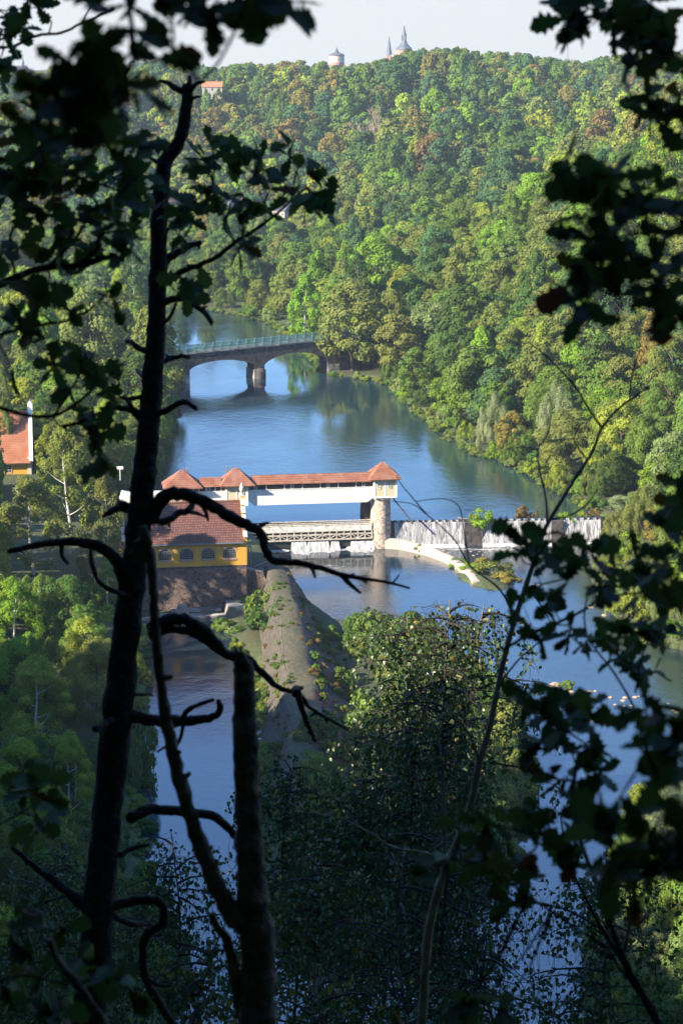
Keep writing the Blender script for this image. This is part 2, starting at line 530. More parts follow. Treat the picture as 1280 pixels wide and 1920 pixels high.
def pdist(X, Y, poly):
    """signed distance: negative inside"""
    x = X.ravel(); y = Y.ravel()
    d = np.full(x.shape, 1e9); inside = np.zeros(x.shape, bool)
    n = len(poly)
    for i in range(n):
        ax, ay = poly[i]; bx, by = poly[(i + 1) % n]
        ex, ey = bx - ax, by - ay
        t = np.clip(((x - ax) * ex + (y - ay) * ey) / (ex * ex + ey * ey + 1e-9), 0, 1)
        d = np.minimum(d, np.hypot(x - ax - t * ex, y - ay - t * ey))
        cond = ((ay > y) != (by > y)) & (x < (bx - ax) * (y - ay) / (by - ay + 1e-12) + ax)
        inside ^= cond
    return np.where(inside, -d, d).reshape(X.shape)


ctl = []


def cp(px, py, y, th=12):           # a crown top in the photo at ground distance y: the ground is th lower
    p = PY(px, py, y); ctl.append((p.x, p.y, max(p.z - th, 0.5)))


def cw(x, y, z): ctl.append((x, y, z))


# right-hand spur
for a in [(1280, 240, 520, 14), (1280, 450, 440, 14), (1280, 700, 385, 13), (1280, 900, 350, 8), (1100, 300, 560, 14), (1100, 500, 470, 14),
          (1100, 700, 410, 13), (1000, 345, 600, 13), (1000, 500, 515, 13), (1000, 700, 440, 13), (900, 425, 620, 13), (900, 560, 535, 13),
          (900, 720, 455, 12), (800, 445, 650, 13), (800, 600, 545, 13), (700, 450, 690, 13), (700, 560, 590, 13), (640, 470, 700, 12),
          # valley floor and the hillside beyond
          (560, 500, 760, 12), (450, 470, 800, 12), (350, 480, 790, 12), (300, 460, 830, 12), (150, 480, 800, 12), (0, 480, 780, 12),
          (640, 400, 930, 12), (900, 320, 860, 14), (740, 370, 880, 13), (1000, 290, 900, 14), (1150, 270, 900, 14), (1280, 220, 900, 14),
          (640, 260, 1120, 12), (900, 210, 1120, 13), (1200, 190, 1100, 13), (640, 140, 1300, 12), (760, 108, 1310, 12), (900, 100, 1280, 12),
          (1060, 122, 1300, 12), (1200, 112, 1280, 12), (1280, 108, 1280, 12), (400, 150, 1330, 12), (520, 128, 1350, 12), (400, 260, 1130, 12), (300, 310, 1060, 12),
          (400, 395, 960, 10), (200, 160, 1340, 12), (0, 150, 1340, 12), (100, 300, 1080, 12), (0, 400, 930, 10), (200, 400, 930, 10),
          # left bank, upstream
          (100, 560, 540, 15), (0, 520, 600, 14), (220, 575, 500, 15), (0, 700, 440, 12), (120, 700, 440, 12)]:
    cp(*a)
for a in [(150, 480, 48), (160, 420, 40), (120, 360, 20), (200, 600, 60), (160, 750, 40), (300, 1000, 70), (-300, 1000, 60), (300, 1350, 76), (-300, 1350, 72),
          (-150, 600, 25), (-200, 450, 40), (-250, 800, 35), (300, 500, 70), (300, 300, 60),
          (0, 1700, 58), (-250, 1700, 60), (250, 1700, 70), (0, 2300, 58), (400, 2300, 72), (-400, 2300, 66), (450, 1300, 80), (-450, 1300, 75), (450, 700, 70), (-450, 600, 70),
          # bank beside the weir, right bank of the river below
          (52, 345, 6), (50, 320, 3.5), (50, 300, 2.5), (70, 330, 12), (56, 270, 2), (70, 285, 8), (36, 200, 2), (36, 175, 2), (45, 215, 2.5), (55, 190, 6), (75, 200, 14), (90, 250, 18), (90, 300, 24),
          (60, 140, 6), (90, 150, 20), (140, 200, 40), (150, 300, 50), (140, 100, 30),
          # powerhouse terrace, villa
          (-22, 309, 6.5), (-40, 312, 6.5), (-40, 335, 6.5), (-62, 380, 5.5), (-50, 400, 6), (-70, 350, 7), (-45, 430, 6), (-40, 360, 6),
          # left bank below
          (-32, 290, 3), (-40, 270, 3.5), (-34, 250, 2.5), (-31, 225, 2), (-36, 200, 3), (-27, 190, 1.5), (-24, 165, 1.5), (-34, 160, 6), (-22, 150, 1),
          # the tongue of land
          (-8, 270, 1.5), (5, 270, 1.5), (12, 250, 1.5), (5, 230, 1.5), (12, 215, 1.3), (-6, 200, 1.2), (5, 190, 1),
          # bluff the camera stands on
          (0, -5, 83.4), (-4, 4, 82.6), (4, 4, 82.4), (0, 12, 76), (0, 20, 68), (-6, 20, 69), (6, 20, 67), (0, 40, 50), (0, 60, 33), (0, 80, 20), (0, 100, 10), (0, 120, 4), (0, 135, 1.5),
          (20, 0, 82), (20, 20, 68), (25, 50, 42), (25, 80, 22), (28, 110, 8), (-20, 0, 84), (-20, 20, 72), (-22, 50, 48), (-25, 80, 30), (-28, 110, 16), (-28, 135, 6),
          (0, -60, 86), (60, -40, 86), (-60, -40, 88), (70, 20, 80), (80, 70, 50), (-80, 20, 86), (0, -150, 88), (-150, -100, 90), (150, -100, 88), (250, 50, 80), (250, 180, 60),
          # left-hand hill that keeps the gorge in shade
          (-60, 60, 66), (-55, 100, 44), (-50, 140, 24), (-48, 180, 13), (-48, 220, 8), (-55, 255, 6), (-60, 290, 8), (-105, 60, 84), (-105, 109, 68), (-105, 150, 71), (-105, 177, 59), (-105, 191, 45), (-105, 206, 32),
          (-105, 218, 28), (-105, 230, 22), (-105, 254, 19), (-105, 300, 11), (-105, 350, 9), (-110, 420, 8), (-160, 100, 84), (-160, 180, 66), (-160, 230, 36), (-160, 280, 28), (-160, 340, 14), (-220, 180, 78), (-220, 300, 30), (-300, 200, 80), (-300, 350, 50)]:
    cw(*a)
ctl = np.array(ctl)


def tps_fit(c, lam=0.02):
    n = len(c)
    x = c[:, :2] / 100.0
    r = np.hypot(x[:, None, 0] - x[None, :, 0], x[:, None, 1] - x[None, :, 1])
    K = np.where(r > 0, r, 0)              # the |r| kernel stays tame between the points
    A = np.zeros((n + 3, n + 3)); A[:n, :n] = -K + lam * np.eye(n) * -1
    Pm = np.hstack([np.ones((n, 1)), x]); A[:n, n:] = Pm; A[n:, :n] = Pm.T
    b = np.zeros(n + 3); b[:n] = c[:, 2]
    return np.linalg.solve(A, b), x


TW, TX = tps_fit(ctl)


def smooth(a, b, t):
    t = np.clip((t - a) / (b - a), 0, 1)
    return t * t * (3 - 2 * t)


DAM_Y0 = 344.2                        # line of the dam: upper level behind it
DAM_SL = 0.075


def hgt(X, Y):
    X = np.asarray(X, float); Y = np.asarray(Y, float)
    xs = X / 100.0; ys = Y / 100.0
    h = TW[-3] + TW[-2] * xs + TW[-1] * ys
    for i in range(len(TX)):
        h = h - TW[i] * np.hypot(xs - TX[i, 0], ys - TX[i, 1])
    du = pdist(X, Y, up_poly); dl = pdist(X, Y, low_poly)
    up = (Y - DAM_SL * X > DAM_Y0)
    wz = np.where(up, UP_Z, 0.0)
    d = np.minimum(du, dl)
    ceil_ = np.minimum(np.where(du < 400, UP_Z + 0.5 + 0.9 * np.maximum(du, 0), 1e3), np.where(dl < 400, 0.5 + 0.9 * np.maximum(dl, 0) + np.where(up, 4.5, 0), 1e3))
    rel = np.sin(X / 41.0 + Y / 97.0) * np.cos(Y / 63.0 - X / 130.0) + .6 * np.sin(X / 23.0 - Y / 51.0)
    h = h + np.clip((Y - 760) / 150, 0, 1) * 6.5 * rel + np.clip((X - 40) / 40, 0, 1) * np.clip((Y - 380) / 60, 0, 1) * np.clip((760 - Y) / 80, 0, 1) * 3 * rel
    # steep quarry-like ground by the powerhouse is held by its walls
    ph = (X < -9) & (X > -60) & (Y > 300) & (Y < 346)
    ceil_ = np.where(ph, 7.0, ceil_)
    fr = (X > -40) & (X < -8) & (Y < 307 + (X + 15) * .14) & (Y > 285)
    ceil_ = np.where(fr, .2, ceil_)
    h = np.minimum(h, ceil_)
    h = np.maximum(h, wz + 0.45)
    bed = wz - 1.6
    out = np.where(d < 0, bed, h)
    edge = smooth(-1.5, 0.6, d)
    out = np.where((d > -1.5) & (d < 0.6), bed * (1 - edge) + h * edge, out)
    return out


def ground_at(x, y):
    return float(hgt(np.array([x]), np.array([y]))[0])


gx = np.unique(np.concatenate([np.arange(-700, -120, 20), np.arange(-120, -60, 4), np.arange(-60, 64, 1.6), np.arange(64, 124, 4), np.arange(124, 701, 20)]))
gy = np.unique(np.concatenate([np.arange(-200, -10, 10), np.arange(-10, 40, 1.5), np.arange(40, 150, 3), np.arange(150, 365, 1.6), np.arange(365, 700, 4), np.arange(700, 1400, 12), np.arange(1400, 3300, 60)]))
XX, YY = np.meshgrid(gx, gy)
ZZ = hgt(XX, YY)
me = bpy.data.meshes.new('ground')
nx, ny = len(gx), len(gy)
vv = np.stack([XX, YY, ZZ], -1).reshape(-1, 3)
ii = np.arange(nx * ny).reshape(ny, nx)
qq = np.stack([ii[:-1, :-1], ii[:-1, 1:], ii[1:, 1:], ii[1:, :-1]], -1).reshape(-1, 4)
me.from_pydata(vv.tolist(), [], qq.tolist())
me.polygons.foreach_set('use_smooth', [True] * len(me.polygons))
m, nt, b = newmat('forest_ground')
co = coords(nt)
n1 = N(nt, 'ShaderNodeTexNoise'); n1.inputs['Scale'].default_value = .12; n1.inputs['Detail'].default_value = 8; L(nt, co, n1.inputs[0])
n2 = N(nt, 'ShaderNodeTexNoise'); n2.inputs['Scale'].default_value = 1.8; n2.inputs['Detail'].default_value = 6; L(nt, co, n2.inputs[0])
ad = N(nt, 'ShaderNodeMath', operation='ADD'); L(nt, n1.outputs[0], ad.inputs[0]); L(nt, n2.outputs[0], ad.inputs[1])
hv = N(nt, 'ShaderNodeMath', operation='MULTIPLY'); hv.inputs[1].default_value = .5; L(nt, ad.outputs[0], hv.inputs[0])
L(nt, ramp(nt, hv.outputs[0], [(.35, (.05, .04, .025)), (.5, (.045, .06, .02)), (.62, (.09, .12, .035)), (.75, (.16, .14, .07))]), b.inputs['Base Color'])
b.inputs['Roughness'].default_value = .95
bumpn(nt, b, n2.outputs[0], .6, .4)
me.materials.append(m)
go = bpy.data.objects.new('ground', me); C.objects.link(go); tag(go, kind='structure')


def sheet(name, pts, z, mat):
    me = bpy.data.meshes.new(name)
    me.from_pydata([(x, y, z) for x, y in pts], [], [tuple(range(len(pts)))])
    me.materials.append(mat)
    o = bpy.data.objects.new(name, me); C.objects.link(o)
    return tag(o, kind='structure')


dam = lambda x: DAM_Y0 + DAM_SL * x
sheet('reservoir_water', [(-130, dam(-130)), (-26, dam(-26) - .3), (1, dam(1) - .3), (46, 347.3), (120, 347.3), (200, 420), (200, 900), (-500, 900), (-500, 500)], UP_Z,
      water_mat('reservoir_water', (0.012, 0.035, 0.045), 0.035, ((.55, .35), (1.7, .14), (5, .05))))
foam_glint_spots = []
for px, py, rx, ry, am in [(600, 1034, 9, 5, .2), (575, 1030, 2.0, 3, .6), (660, 1028, 4.5, 2.5, .52), (900, 1030, 16, 2.2, .4), (1060, 1026, 8, 2.2, .4), (620, 1062, 9, 4, .33),
                           (760, 1050, 6, 6, .2), (700, 1075, 14, 9, .22), (530, 1040, 6, 3, .3), (700, 1040, 8, 2, .33), (560, 1095, 4, 6, .25), (1010, 1098, 5, 3, .35), (960, 1110, 3, 3, .3), (1180, 1330, 8, 5, .3), (1260, 1350, 6, 7, .3), (1090, 1310, 4, 3, .2), (1000, 1045, 9, 3, .22)]:
    g = G(px, py); foam_glint_spots.append((g.x, g.y, rx, ry, am))
sheet('river_water', [(-60, 120), (90, 120), (90, 346), (46, 346.9), (1, dam(1) + .2), (-60, dam(-60) + .2)], 0.0,
      water_mat('river_water', (0.016, 0.03, 0.04), 0.05, ((.7, .3), (2.2, .18), (6, .06)), foam=foam_glint_spots))

# ------------------------------------------------------------------ paved embankment between the canal and the river
rng = random.Random(5)
emb = MB()
# per station: ground distance, then x,z across (canal toe, crest left, crest right, river toe)
ST = [(309, -13.0, -12.0, 5.5, -8.6, 5.0, -5.5), (303, -13.8, -11.6, 5.9, -8.0, 5.4, -4.4), (295, -13.9, -10.9, 6.0, -7.6, 5.6, -2.6), (286, -13.6, -10.2, 6.0, -6.8, 5.7, -1.2), (275, -12.6, -9.2, 6.0, -5.6, 5.8, 0.4),
      (262, -11.4, -8.1, 5.7, -4.4, 5.5, 2.2), (250, -10.6, -7.3, 5.2, -3.4, 5.0, 3.4), (236, -10.0, -6.6, 4.3, -3.0, 4.1, 3.8), (224, -9.5, -6.4, 3.0, -3.2, 2.8, 3.0), (212, -9.0, -6.6, 1.6, -4.0, 1.4, 1), (200, -8.6, -6.8, .4, -5.0, .3, -2)]
rows = []
NS = 14
for k in range(len(ST) - 1):
    a = ST[k]; b_ = ST[k + 1]
    for s in range(NS):
        t = s / NS
        q = [a[i] * (1 - t) + b_[i] * t for i in range(7)]
        y, x0, x1, z1, x2, z2, x3 = q
        row = []
        for j in range(7): u = j / 6; row.append((x0 + (x1 - x0) * u, y, -.4 + (z1 + .4) * u))
        for j in range(1, 6): u = j / 5; row.append((x1 + (x2 - x1) * u, y, z1 + (z2 - z1) * u + .25 * math.sin(u * 3.14)))
        for j in range(1, 9): u = j / 8; row.append((x2 + (x3 - x2) * u, y, z2 + (-.2 - z2) * (u ** .9)))
        rows.append([(x + rng.uniform(-.06, .06) + .35 * noise.noise(Vector((yy * .15, j_ * .2, 2))), yy, z + rng.uniform(-.08, .08) + .45 * noise.noise(Vector((x * .25, yy * .12, 7)))) for j_, (x, yy, z) in enumerate(row)])
n = 0
W_ = len(rows[0])
for r in rows: emb.v += r
for i in range(len(rows) - 1):
    for j in range(W_ - 1):
        a = i * W_ + j
        emb.f.append((a, a + W_, a + W_ + 1, a + 1))
m, nt, b = newmat('paved_bank')
co = coords(nt)
br = N(nt, 'ShaderNodeTexBrick'); br.inputs['Scale'].default_value = 1
br.inputs['Brick Width'].default_value = .75; br.inputs['Row Height'].default_value = .45; br.inputs['Mortar Size'].default_value = .07
br.inputs['Color1'].default_value = (.13, .105, .085, 1); br.inputs['Color2'].default_value = (.075, .065, .055, 1); br.inputs['Mortar'].default_value = (.035, .035, .022, 1)
spx = N(nt, 'ShaderNodeSeparateXYZ'); L(nt, co, spx.inputs[0])
cbx = N(nt, 'ShaderNodeCombineXYZ'); L(nt, spx.outputs[1], cbx.inputs[0])
adx = N(nt, 'ShaderNodeMath', operation='MULTIPLY_ADD'); L(nt, spx.outputs[0], adx.inputs[0]); adx.inputs[1].default_value = .6; L(nt, spx.outputs[2], adx.inputs[2])
L(nt, adx.outputs[0], cbx.inputs[1]); L(nt, cbx.outputs[0], br.inputs[0])
n1 = N(nt, 'ShaderNodeTexNoise'); n1.inputs['Scale'].default_value = .22; n1.inputs['Detail'].default_value = 9; n1.inputs['Roughness'].default_value = .7; L(nt, co, n1.inputs[0])
n3 = N(nt, 'ShaderNodeTexNoise'); n3.inputs['Scale'].default_value = 2.2; n3.inputs['Detail'].default_value = 8; L(nt, co, n3.inputs[0])
grass = ramp(nt, n3.outputs[0], [(.3, (.045, .05, .022)), (.55, (.09, .08, .045)), (.75, (.13, .11, .07))])
# grass on the flat crest (surface facing up), paving on the slopes, reddish herbs in patches on the river side
ge = N(nt, 'ShaderNodeNewGeometry'); sn = N(nt, 'ShaderNodeSeparateXYZ'); L(nt, ge.outputs['Normal'], sn.inputs[0])
up_ = N(nt, 'ShaderNodeMapRange'); up_.inputs[1].default_value = .86; up_.inputs[2].default_value = .97; L(nt, sn.outputs[2], up_.inputs[0])
mx = N(nt, 'ShaderNodeMix', data_type='RGBA'); L(nt, up_.outputs[0], mx.inputs[0]); L(nt, br.outputs[0], mx.inputs[6]); L(nt, grass, mx.inputs[7])
rt = N(nt, 'ShaderNodeMapRange'); rt.inputs[1].default_value = .52; rt.inputs[2].default_value = .6; L(nt, n1.outputs[0], rt.inputs[0])
ri = N(nt, 'ShaderNodeMapRange'); ri.inputs[1].default_value = .25; ri.inputs[2].default_value = .5; L(nt, sn.outputs[0], ri.inputs[0])
rm = N(nt, 'ShaderNodeMath', operation='MULTIPLY'); L(nt, rt.outputs[0], rm.inputs[0]); L(nt, ri.outputs[0], rm.inputs[1])
mx2 = N(nt, 'ShaderNodeMix', data_type='RGBA'); L(nt, rm.outputs[0], mx2.inputs[0]); L(nt, mx.outputs[2], mx2.inputs[6]); mx2.inputs[7].default_value = (.22, .07, .035, 1)
L(nt, mx2.outputs[2], b.inputs['Base Color']); b.inputs['Roughness'].default_value = .95
bumpn(nt, b, br.outputs[1], -.6, .08)
tag(emb.build('paved_embankment', m, smooth=True), kind='structure')

def emb_z(x, y):
    for a, b_ in zip(ST[:-1], ST[1:]):
        if b_[0] <= y <= a[0]:
            t = (a[0] - y) / (a[0] - b_[0]); q = [a[i] * (1 - t) + b_[i] * t for i in range(7)]
            return float(np.interp(x, [q[1], q[2], q[4], q[6]], [-.4, q[3], q[5], -.2]))
    return -9


# ------------------------------------------------------------------ tree prototypes
def quads_mesh(name, c, nrm, sa, sb, lv, mat, tri=False):
    """c centres, nrm normals (n,3), half sizes sa,sb (n), lv per leaf values (n,2)"""
    n = len(c)
    r = np.random.RandomState(len(c)).randn(n, 3)
    nrm = nrm / (np.linalg.norm(nrm, axis=1, keepdims=True) + 1e-9)
    a = np.cross(nrm, r); a /= (np.linalg.norm(a, axis=1, keepdims=True) + 1e-9)
    b_ = np.cross(nrm, a)
    sa = sa[:, None]; sb = sb[:, None]
    V = np.stack([c - a * sa, c - b_ * sb * .9 + nrm * sa * .15, c + a * sa, c + b_ * sb * .9 + nrm * sa * .15], 1).reshape(-1, 3)
    me = bpy.data.meshes.new(name)
    me.vertices.add(n * 4); me.vertices.foreach_set('co', V.astype(np.float32).ravel())
    me.loops.add(n * 4); me.loops.foreach_set('vertex_index', np.arange(n * 4, dtype=np.int32))
    me.polygons.add(n); me.polygons.foreach_set('loop_start', np.arange(0, n * 4, 4, dtype=np.int32))
    at = me.attributes.new('lv', 'FLOAT_VECTOR', 'FACE')
    l3 = np.zeros((n, 3), np.float32); l3[:, :lv.shape[1]] = lv
    at.data.foreach_set('vector', l3.ravel())
    me.materials.append(mat)
    me.update(calc_edges=True)
    return me


def unit(v): return v / (np.linalg.norm(v, axis=1, keepdims=True) + 1e-9)


def crown_leaves(kind, seed, nleaf, ls):
    R = np.random.RandomState(seed)
    cl = []                                   # clumps: cx cy cz r rz
    if kind == 'broad':
        Hh, R0, zb = 14.0, 4.6, 2.2
        nc = 56
        ax = R.uniform(.85, 1.15); lob = R.uniform(0, 6.28); lobs = R.uniform(.1, .25)
        for i in range(nc):
            u = R.rand(); th = R.rand() * 6.283; zc = zb + (Hh - zb) * (.05 + .93 * u)
            t = (zc - zb) / (Hh - zb)
            pr = R0 * (math.sin(math.pi * min(1, .12 + .88 * t ** .8)) ** .6) * (1 + lobs * math.sin(2 * th + lob + t * 4))
            k = .55 + .4 * math.sqrt(R.rand())
            rr = R.uniform(.75, 1.75)
            x, y = math.cos(th) * pr * k * ax, math.sin(th) * pr * k / ax
            cl.append((x, y, min(zc, Hh - rr * .6), rr, rr * R.uniform(.6, .9)))
        axisr = 0
    elif kind == 'tall':
        Hh, R0, zb = 16.0, 2.9, 1.8
        for i in range(64):
            u = R.rand(); th = R.rand() * 6.283; zc = zb + (Hh - zb) * u
            t = u
            pr = R0 * (math.sin(math.pi * min(1, .1 + .9 * t)) ** .7) * (1 - .35 * t) * 1.35
            k = .35 + .65 * math.sqrt(R.rand()); rr = R.uniform(.45, 1.0)
            cl.append((math.cos(th) * pr * k, math.sin(th) * pr * k, zc, rr, rr * R.uniform(1.1, 1.8)))
    elif kind == 'conifer':
        Hh = 16.0
        for lv_ in range(22):
            t = lv_ / 21; zc = 1.6 + (Hh - 1.9) * t; pr = 3.3 * (1 - t) ** .85 + .15
            nb = max(3, int(11 * (1 - t) + 2))
            ph = R.rand() * 6
            for k in range(nb):
                th = ph + 6.283 * k / nb + R.randn() * .12
                for q in (.35, .7, 1.0):
                    p2 = pr * q * R.uniform(.85, 1.1)
                    cl.append((math.cos(th) * p2, math.sin(th) * p2, zc - .32 * p2 + R.randn() * .1, .5 * (1.15 - .5 * q) * (.5 + .6 * (1 - t)), .2))
    elif kind == 'willow':
        Hh, R0 = 9.0, 4.6
        for i in range(66):
            th = R.rand() * 6.283; ph = math.acos(R.uniform(-.05, 1)); k = R.uniform(.65, 1)
            x = math.cos(th) * math.sin(ph) * R0 * k; y = math.sin(th) * math.sin(ph) * R0 * k; z = 1.0 + math.cos(ph) * (Hh - 2) * k
            rr = R.uniform(.5, 1.15)
            cl.append((x, y, z, rr * .8, rr * 1.35))
    elif kind == 'bush':
        Hh, R0 = 3.0, 1.9
        for i in range(22):
            th = R.rand() * 6.283; ph = math.acos(R.uniform(-.05, 1)); k = R.uniform(.5, 1)
            x = math.cos(th) * math.sin(ph) * R0 * k; y = math.sin(th) * math.sin(ph) * R0 * k; z = .35 + math.cos(ph) * 2.1 * k
            rr = R.uniform(.4, .8)
            cl.append((x, y, z, rr, rr * .8))
    cl = np.array(cl)
    nc = len(cl)
    w = cl[:, 3] ** 2; w /= w.sum()
    idx = R.choice(nc, nleaf, p=w)
    c0 = cl[idx]
    outw = np.stack([c0[:, 0], c0[:, 1], (c0[:, 2] - Hh * .45) * .5], 1); outw = unit(outw)
    up = np.array([[0, 0, 1.0]])
    if kind == 'conifer': d = unit(R.randn(nleaf, 3) * .8 + outw * .3 + up * .6)
    elif kind in ('tall', 'willow'): d = unit(R.randn(nleaf, 3) + outw * .9 + up * .15)
    else: d = unit(R.randn(nleaf, 3) + outw * .8 + up * .5)
    rad = R.uniform(.72, 1.12, nleaf)[:, None]
    # lumpy clump surface
    lump = 1 + .22 * np.sin(d[:, :1] * 7 + c0[:, :1] * 3) * np.cos(d[:, 1:2] * 8 + c0[:, 1:2] * 2 + d[:, 2:3] * 5)
    c = c0[:, :3] + d * rad * lump * np.stack([c0[:, 3], c0[:, 3], c0[:, 4]], 1)
    nr = unit(d + R.randn(nleaf, 3) * .34)
    cv = R.rand(nc)
    lv = np.stack([np.clip(.7 * cv[idx] + .3 * R.rand(nleaf), 0, 1), R.rand(nleaf)], 1)
    s = ls * R.uniform(.6, 1.35, nleaf)
    sb = s * (.45 if kind in ('willow', 'conifer') else .75)
    return c, nr, s, sb, lv


def trunk_mesh(name, kind, seed, mat):
    r = random.Random(seed); mb = MB()
    if kind in ('broad', 'tall', 'conifer'):
        Hh = {'broad': 12.0, 'tall': 15.0, 'conifer': 15.6}[kind]
        r0 = {'broad': .28, 'tall': .16, 'conifer': .2}[kind]
        pts = []; x = y = 0
        for i in range(9):
            t = i / 8; pts.append((x, y, -1.2 + (Hh + 1.2) * t)); x += r.uniform(-.22, .22); y += r.uniform(-.22, .22)
        mb.tube(pts, [r0 * (1.15 - .95 * (i / 8)) for i in range(9)], 7)
        if kind != 'conifer':
            for k in range(9):
                i = r.randint(2, 7); p = Vector(pts[i]); th = r.random() * 6.28
                ln = (3.2 if kind == 'broad' else 1.8) * r.uniform(.7, 1.1)
                q = [p, p + Vector((math.cos(th) * ln * .5, math.sin(th) * ln * .5, ln * .35)), p + Vector((math.cos(th) * ln, math.sin(th) * ln, ln * .85))]
                mb.tube(q, [r0 * .45, r0 * .28, r0 * .08], 5)
    else:
        for k in range(6 if kind == 'willow' else 4):
            th = r.random() * 6.28; ln = 5.5 if kind == 'willow' else 1.8
            mb.tube([(0, 0, -.5), (math.cos(th) * ln * .25, math.sin(th) * ln * .25, ln * .45), (math.cos(th) * ln * .6, math.sin(th) * ln * .6, ln)], [.14 * ln / 4, .08 * ln / 4, .03], 5)
    me = bpy.data.meshes.new(name); me.from_pydata(mb.v, [], mb.f); me.materials.append(mat); me.update()
    return me


PROTO = {}
for kind, seeds, nh, lh, nl, ll in (('broad', (1, 2, 3, 4, 5), 9000, .24, 2300, .46), ('tall', (11, 12, 13), 8000, .20, 1900, .40), ('conifer', (21, 22), 7000, .20, 1900, .36),
                                    ('willow', (31, 32), 9000, .20, 2200, .38), ('bush', (41, 42, 43), 2600, .13, 700, .24)):
    PROTO[kind] = []
    for s in seeds:
        hi = quads_mesh(kind + '_crown', *crown_leaves(kind, s, nh, lh), M['foliage'])
        lo = quads_mesh(kind + '_crown_small', *crown_leaves(kind, s, nl, ll), M['foliage'])
        vh = quads_mesh(kind + '_crown_fine', *crown_leaves(kind, s, int(nh * 2.6), lh * .58), M['foliage']) if kind != 'conifer' else hi
        tr = trunk_mesh(kind + '_trunk', kind, s, M['birch_bark'] if kind == 'tall' else M['bark'])
        PROTO[kind].append((hi, lo, tr, vh))
HT = {'broad': 14.2, 'tall': 16.2, 'conifer': 16.0, 'willow': 8.6, 'bush': 2.9}
RD = {'broad': 5.0, 'tall': 3.2, 'conifer': 3.2, 'willow': 4.9, 'bush': 2.1}

# bare tree of fine twigs
def bare_mesh(name, seed, mat, Hh=12):
    r = random.Random(seed); mb = MB()
    def grow(p, d, ln, rad, lev):
        q = [p]; dd = d.copy()
        for i in range(3):
            dd = (dd + Vector((r.uniform(-.2, .2), r.uniform(-.2, .2), r.uniform(-.02, .16)))).normalized()
            q.append(q[-1] + dd * ln / 3)
        mb.tube(q, [rad, rad * .85, rad * .7, rad * .5], 4 if lev > 1 else 6, cap=False)
        if lev < 5:
            for k in range(3 if lev < 4 else 4):
                a = Vector((r.uniform(-1, 1), r.uniform(-1, 1), r.uniform(-.1, .8))).normalized()
                grow(q[r.randint(1, 3)], (dd * .6 + a * .8).normalized(), ln * r.uniform(.55, .75), max(rad * .55, .035), lev + 1)
    grow(Vector((0, 0, -.5)), Vector((0, 0, 1)), Hh * .42, .22, 0)
    me = bpy.data.meshes.new(name); me.from_pydata(mb.v, [], mb.f); me.materials.append(mat); me.update()
    return me


BARE = [bare_mesh('bare_branches', s, plain('dry_twig_bark', (.30, .21, .16), .9, .3, 3, 0)) for s in (3, 4)]
GREENS = {'mid green': (0.142, 0.228, 0.045), 'dark green': (0.082, 0.151, 0.037), 'olive green': (0.185, 0.221, 0.054), 'bright green': (0.185, 0.314, 0.036), 'yellow-green': (0.263, 0.326, 0.045),
          'blue-green': (0.088, 0.170, 0.067), 'golden brown': (0.239, 0.211, 0.051), 'rust brown': (0.218, 0.158, 0.054), 'yellow': (0.372, 0.292, 0.040), 'silver-grey': (0.265, 0.335, 0.153), 'pale green': (0.218, 0.292, 0.099)}

# ------------------------------------------------------------------ placing the trees
TREES = []      # dicts
rng = random.Random(77)
NAME = {'broad': 'broadleaf_tree', 'tall': 'birch_tree', 'conifer': 'spruce_tree', 'willow': 'willow_tree', 'bush': 'bush', 'bare': 'bare_tree'}


def jit(c, a=.12):
    k = 1 + rng.uniform(-a, a)
    return tuple(max(.01, v * k * (1 + rng.uniform(-a * .5, a * .5))) for v in c)


def add_tree(kind, x, y, z, s, sz, cname, label=None, cat='tree', group=None, special=False, var=None):
    TREES.append(dict(kind=kind, x=x, y=y, z=z, s=s, sz=sz, cname=cname, col=jit(GREENS[cname]), label=label, cat=cat, group=group, special=special,
                      var=rng.randrange(100) if var is None else var, rot=rng.random() * 6.28))


def special(kind, px, py_base, D, w_px, top_py, cname, label, z=None, cat='tree'):
    """a tree that stands out in the photograph: its axis, ground distance, crown width and top"""
    p = PY(px, py_base, D)
    zg = ground_at(p.x, D) if z is None else z
    d = (Vector((p.x, D, zg)) - CAM).dot(FWD)
    ztop = PY(px, top_py, D).z
    hh = max(ztop - zg, 1.5)
    s = w_px / F * d / (2 * RD[kind]) if kind in RD else hh / 12
    sz = hh / HT[kind] if kind in HT else hh / 12
    add_tree(kind, p.x, D, zg, s, sz, cname, label, cat, None, True)


special('broad', 662, 718, 514, 128, 525, 'olive green', 'big olive willow crown overhanging the far end of the arch bridge')
special('broad', 742, 740, 505, 80, 590, 'olive green', 'olive tree on the bank right of the big crown at the bridge')
special('tall', 572, 640, 560, 60, 520, 'bright green', 'bright yellow-green poplar standing behind the bridge railing')
special('broad', 703, 540, 610, 105, 440, 'bright green', 'round bright green tree standing out on the slope above the bridge')
special('broad', 935, 400, 850, 110, 308, 'dark green', 'large dark round crown in the hollow between the two wooded slopes')
special('broad', 820, 400, 870, 120, 330, 'mid green', 'broad mid green crown left of the large dark crown in the hollow')
special('willow', 925, 830, 412, 72, 738, 'silver-grey', 'silver-leaved willow on the right bank, left one of the two near the bend')
special('willow', 1040, 850, 398, 80, 718, 'silver-grey', 'silver-leaved willow higher on the right bank, under the bare branch tips')
special('willow', 1195, 1020, 352, 135, 925, 'silver-grey', 'pale silver willow beside the right end of the weir')
special('broad', 1060, 930, 380, 120, 770, 'olive green', 'olive bank tree standing at the water above the right end of the weir')
special('broad', 1140, 950, 375, 90, 748, 'olive green', 'tall olive tree behind the bank tree above the weir end')
special('broad', 1225, 680, 420, 66, 585, 'golden brown', 'orange-gold autumn tree on the right slope beside the photo edge')
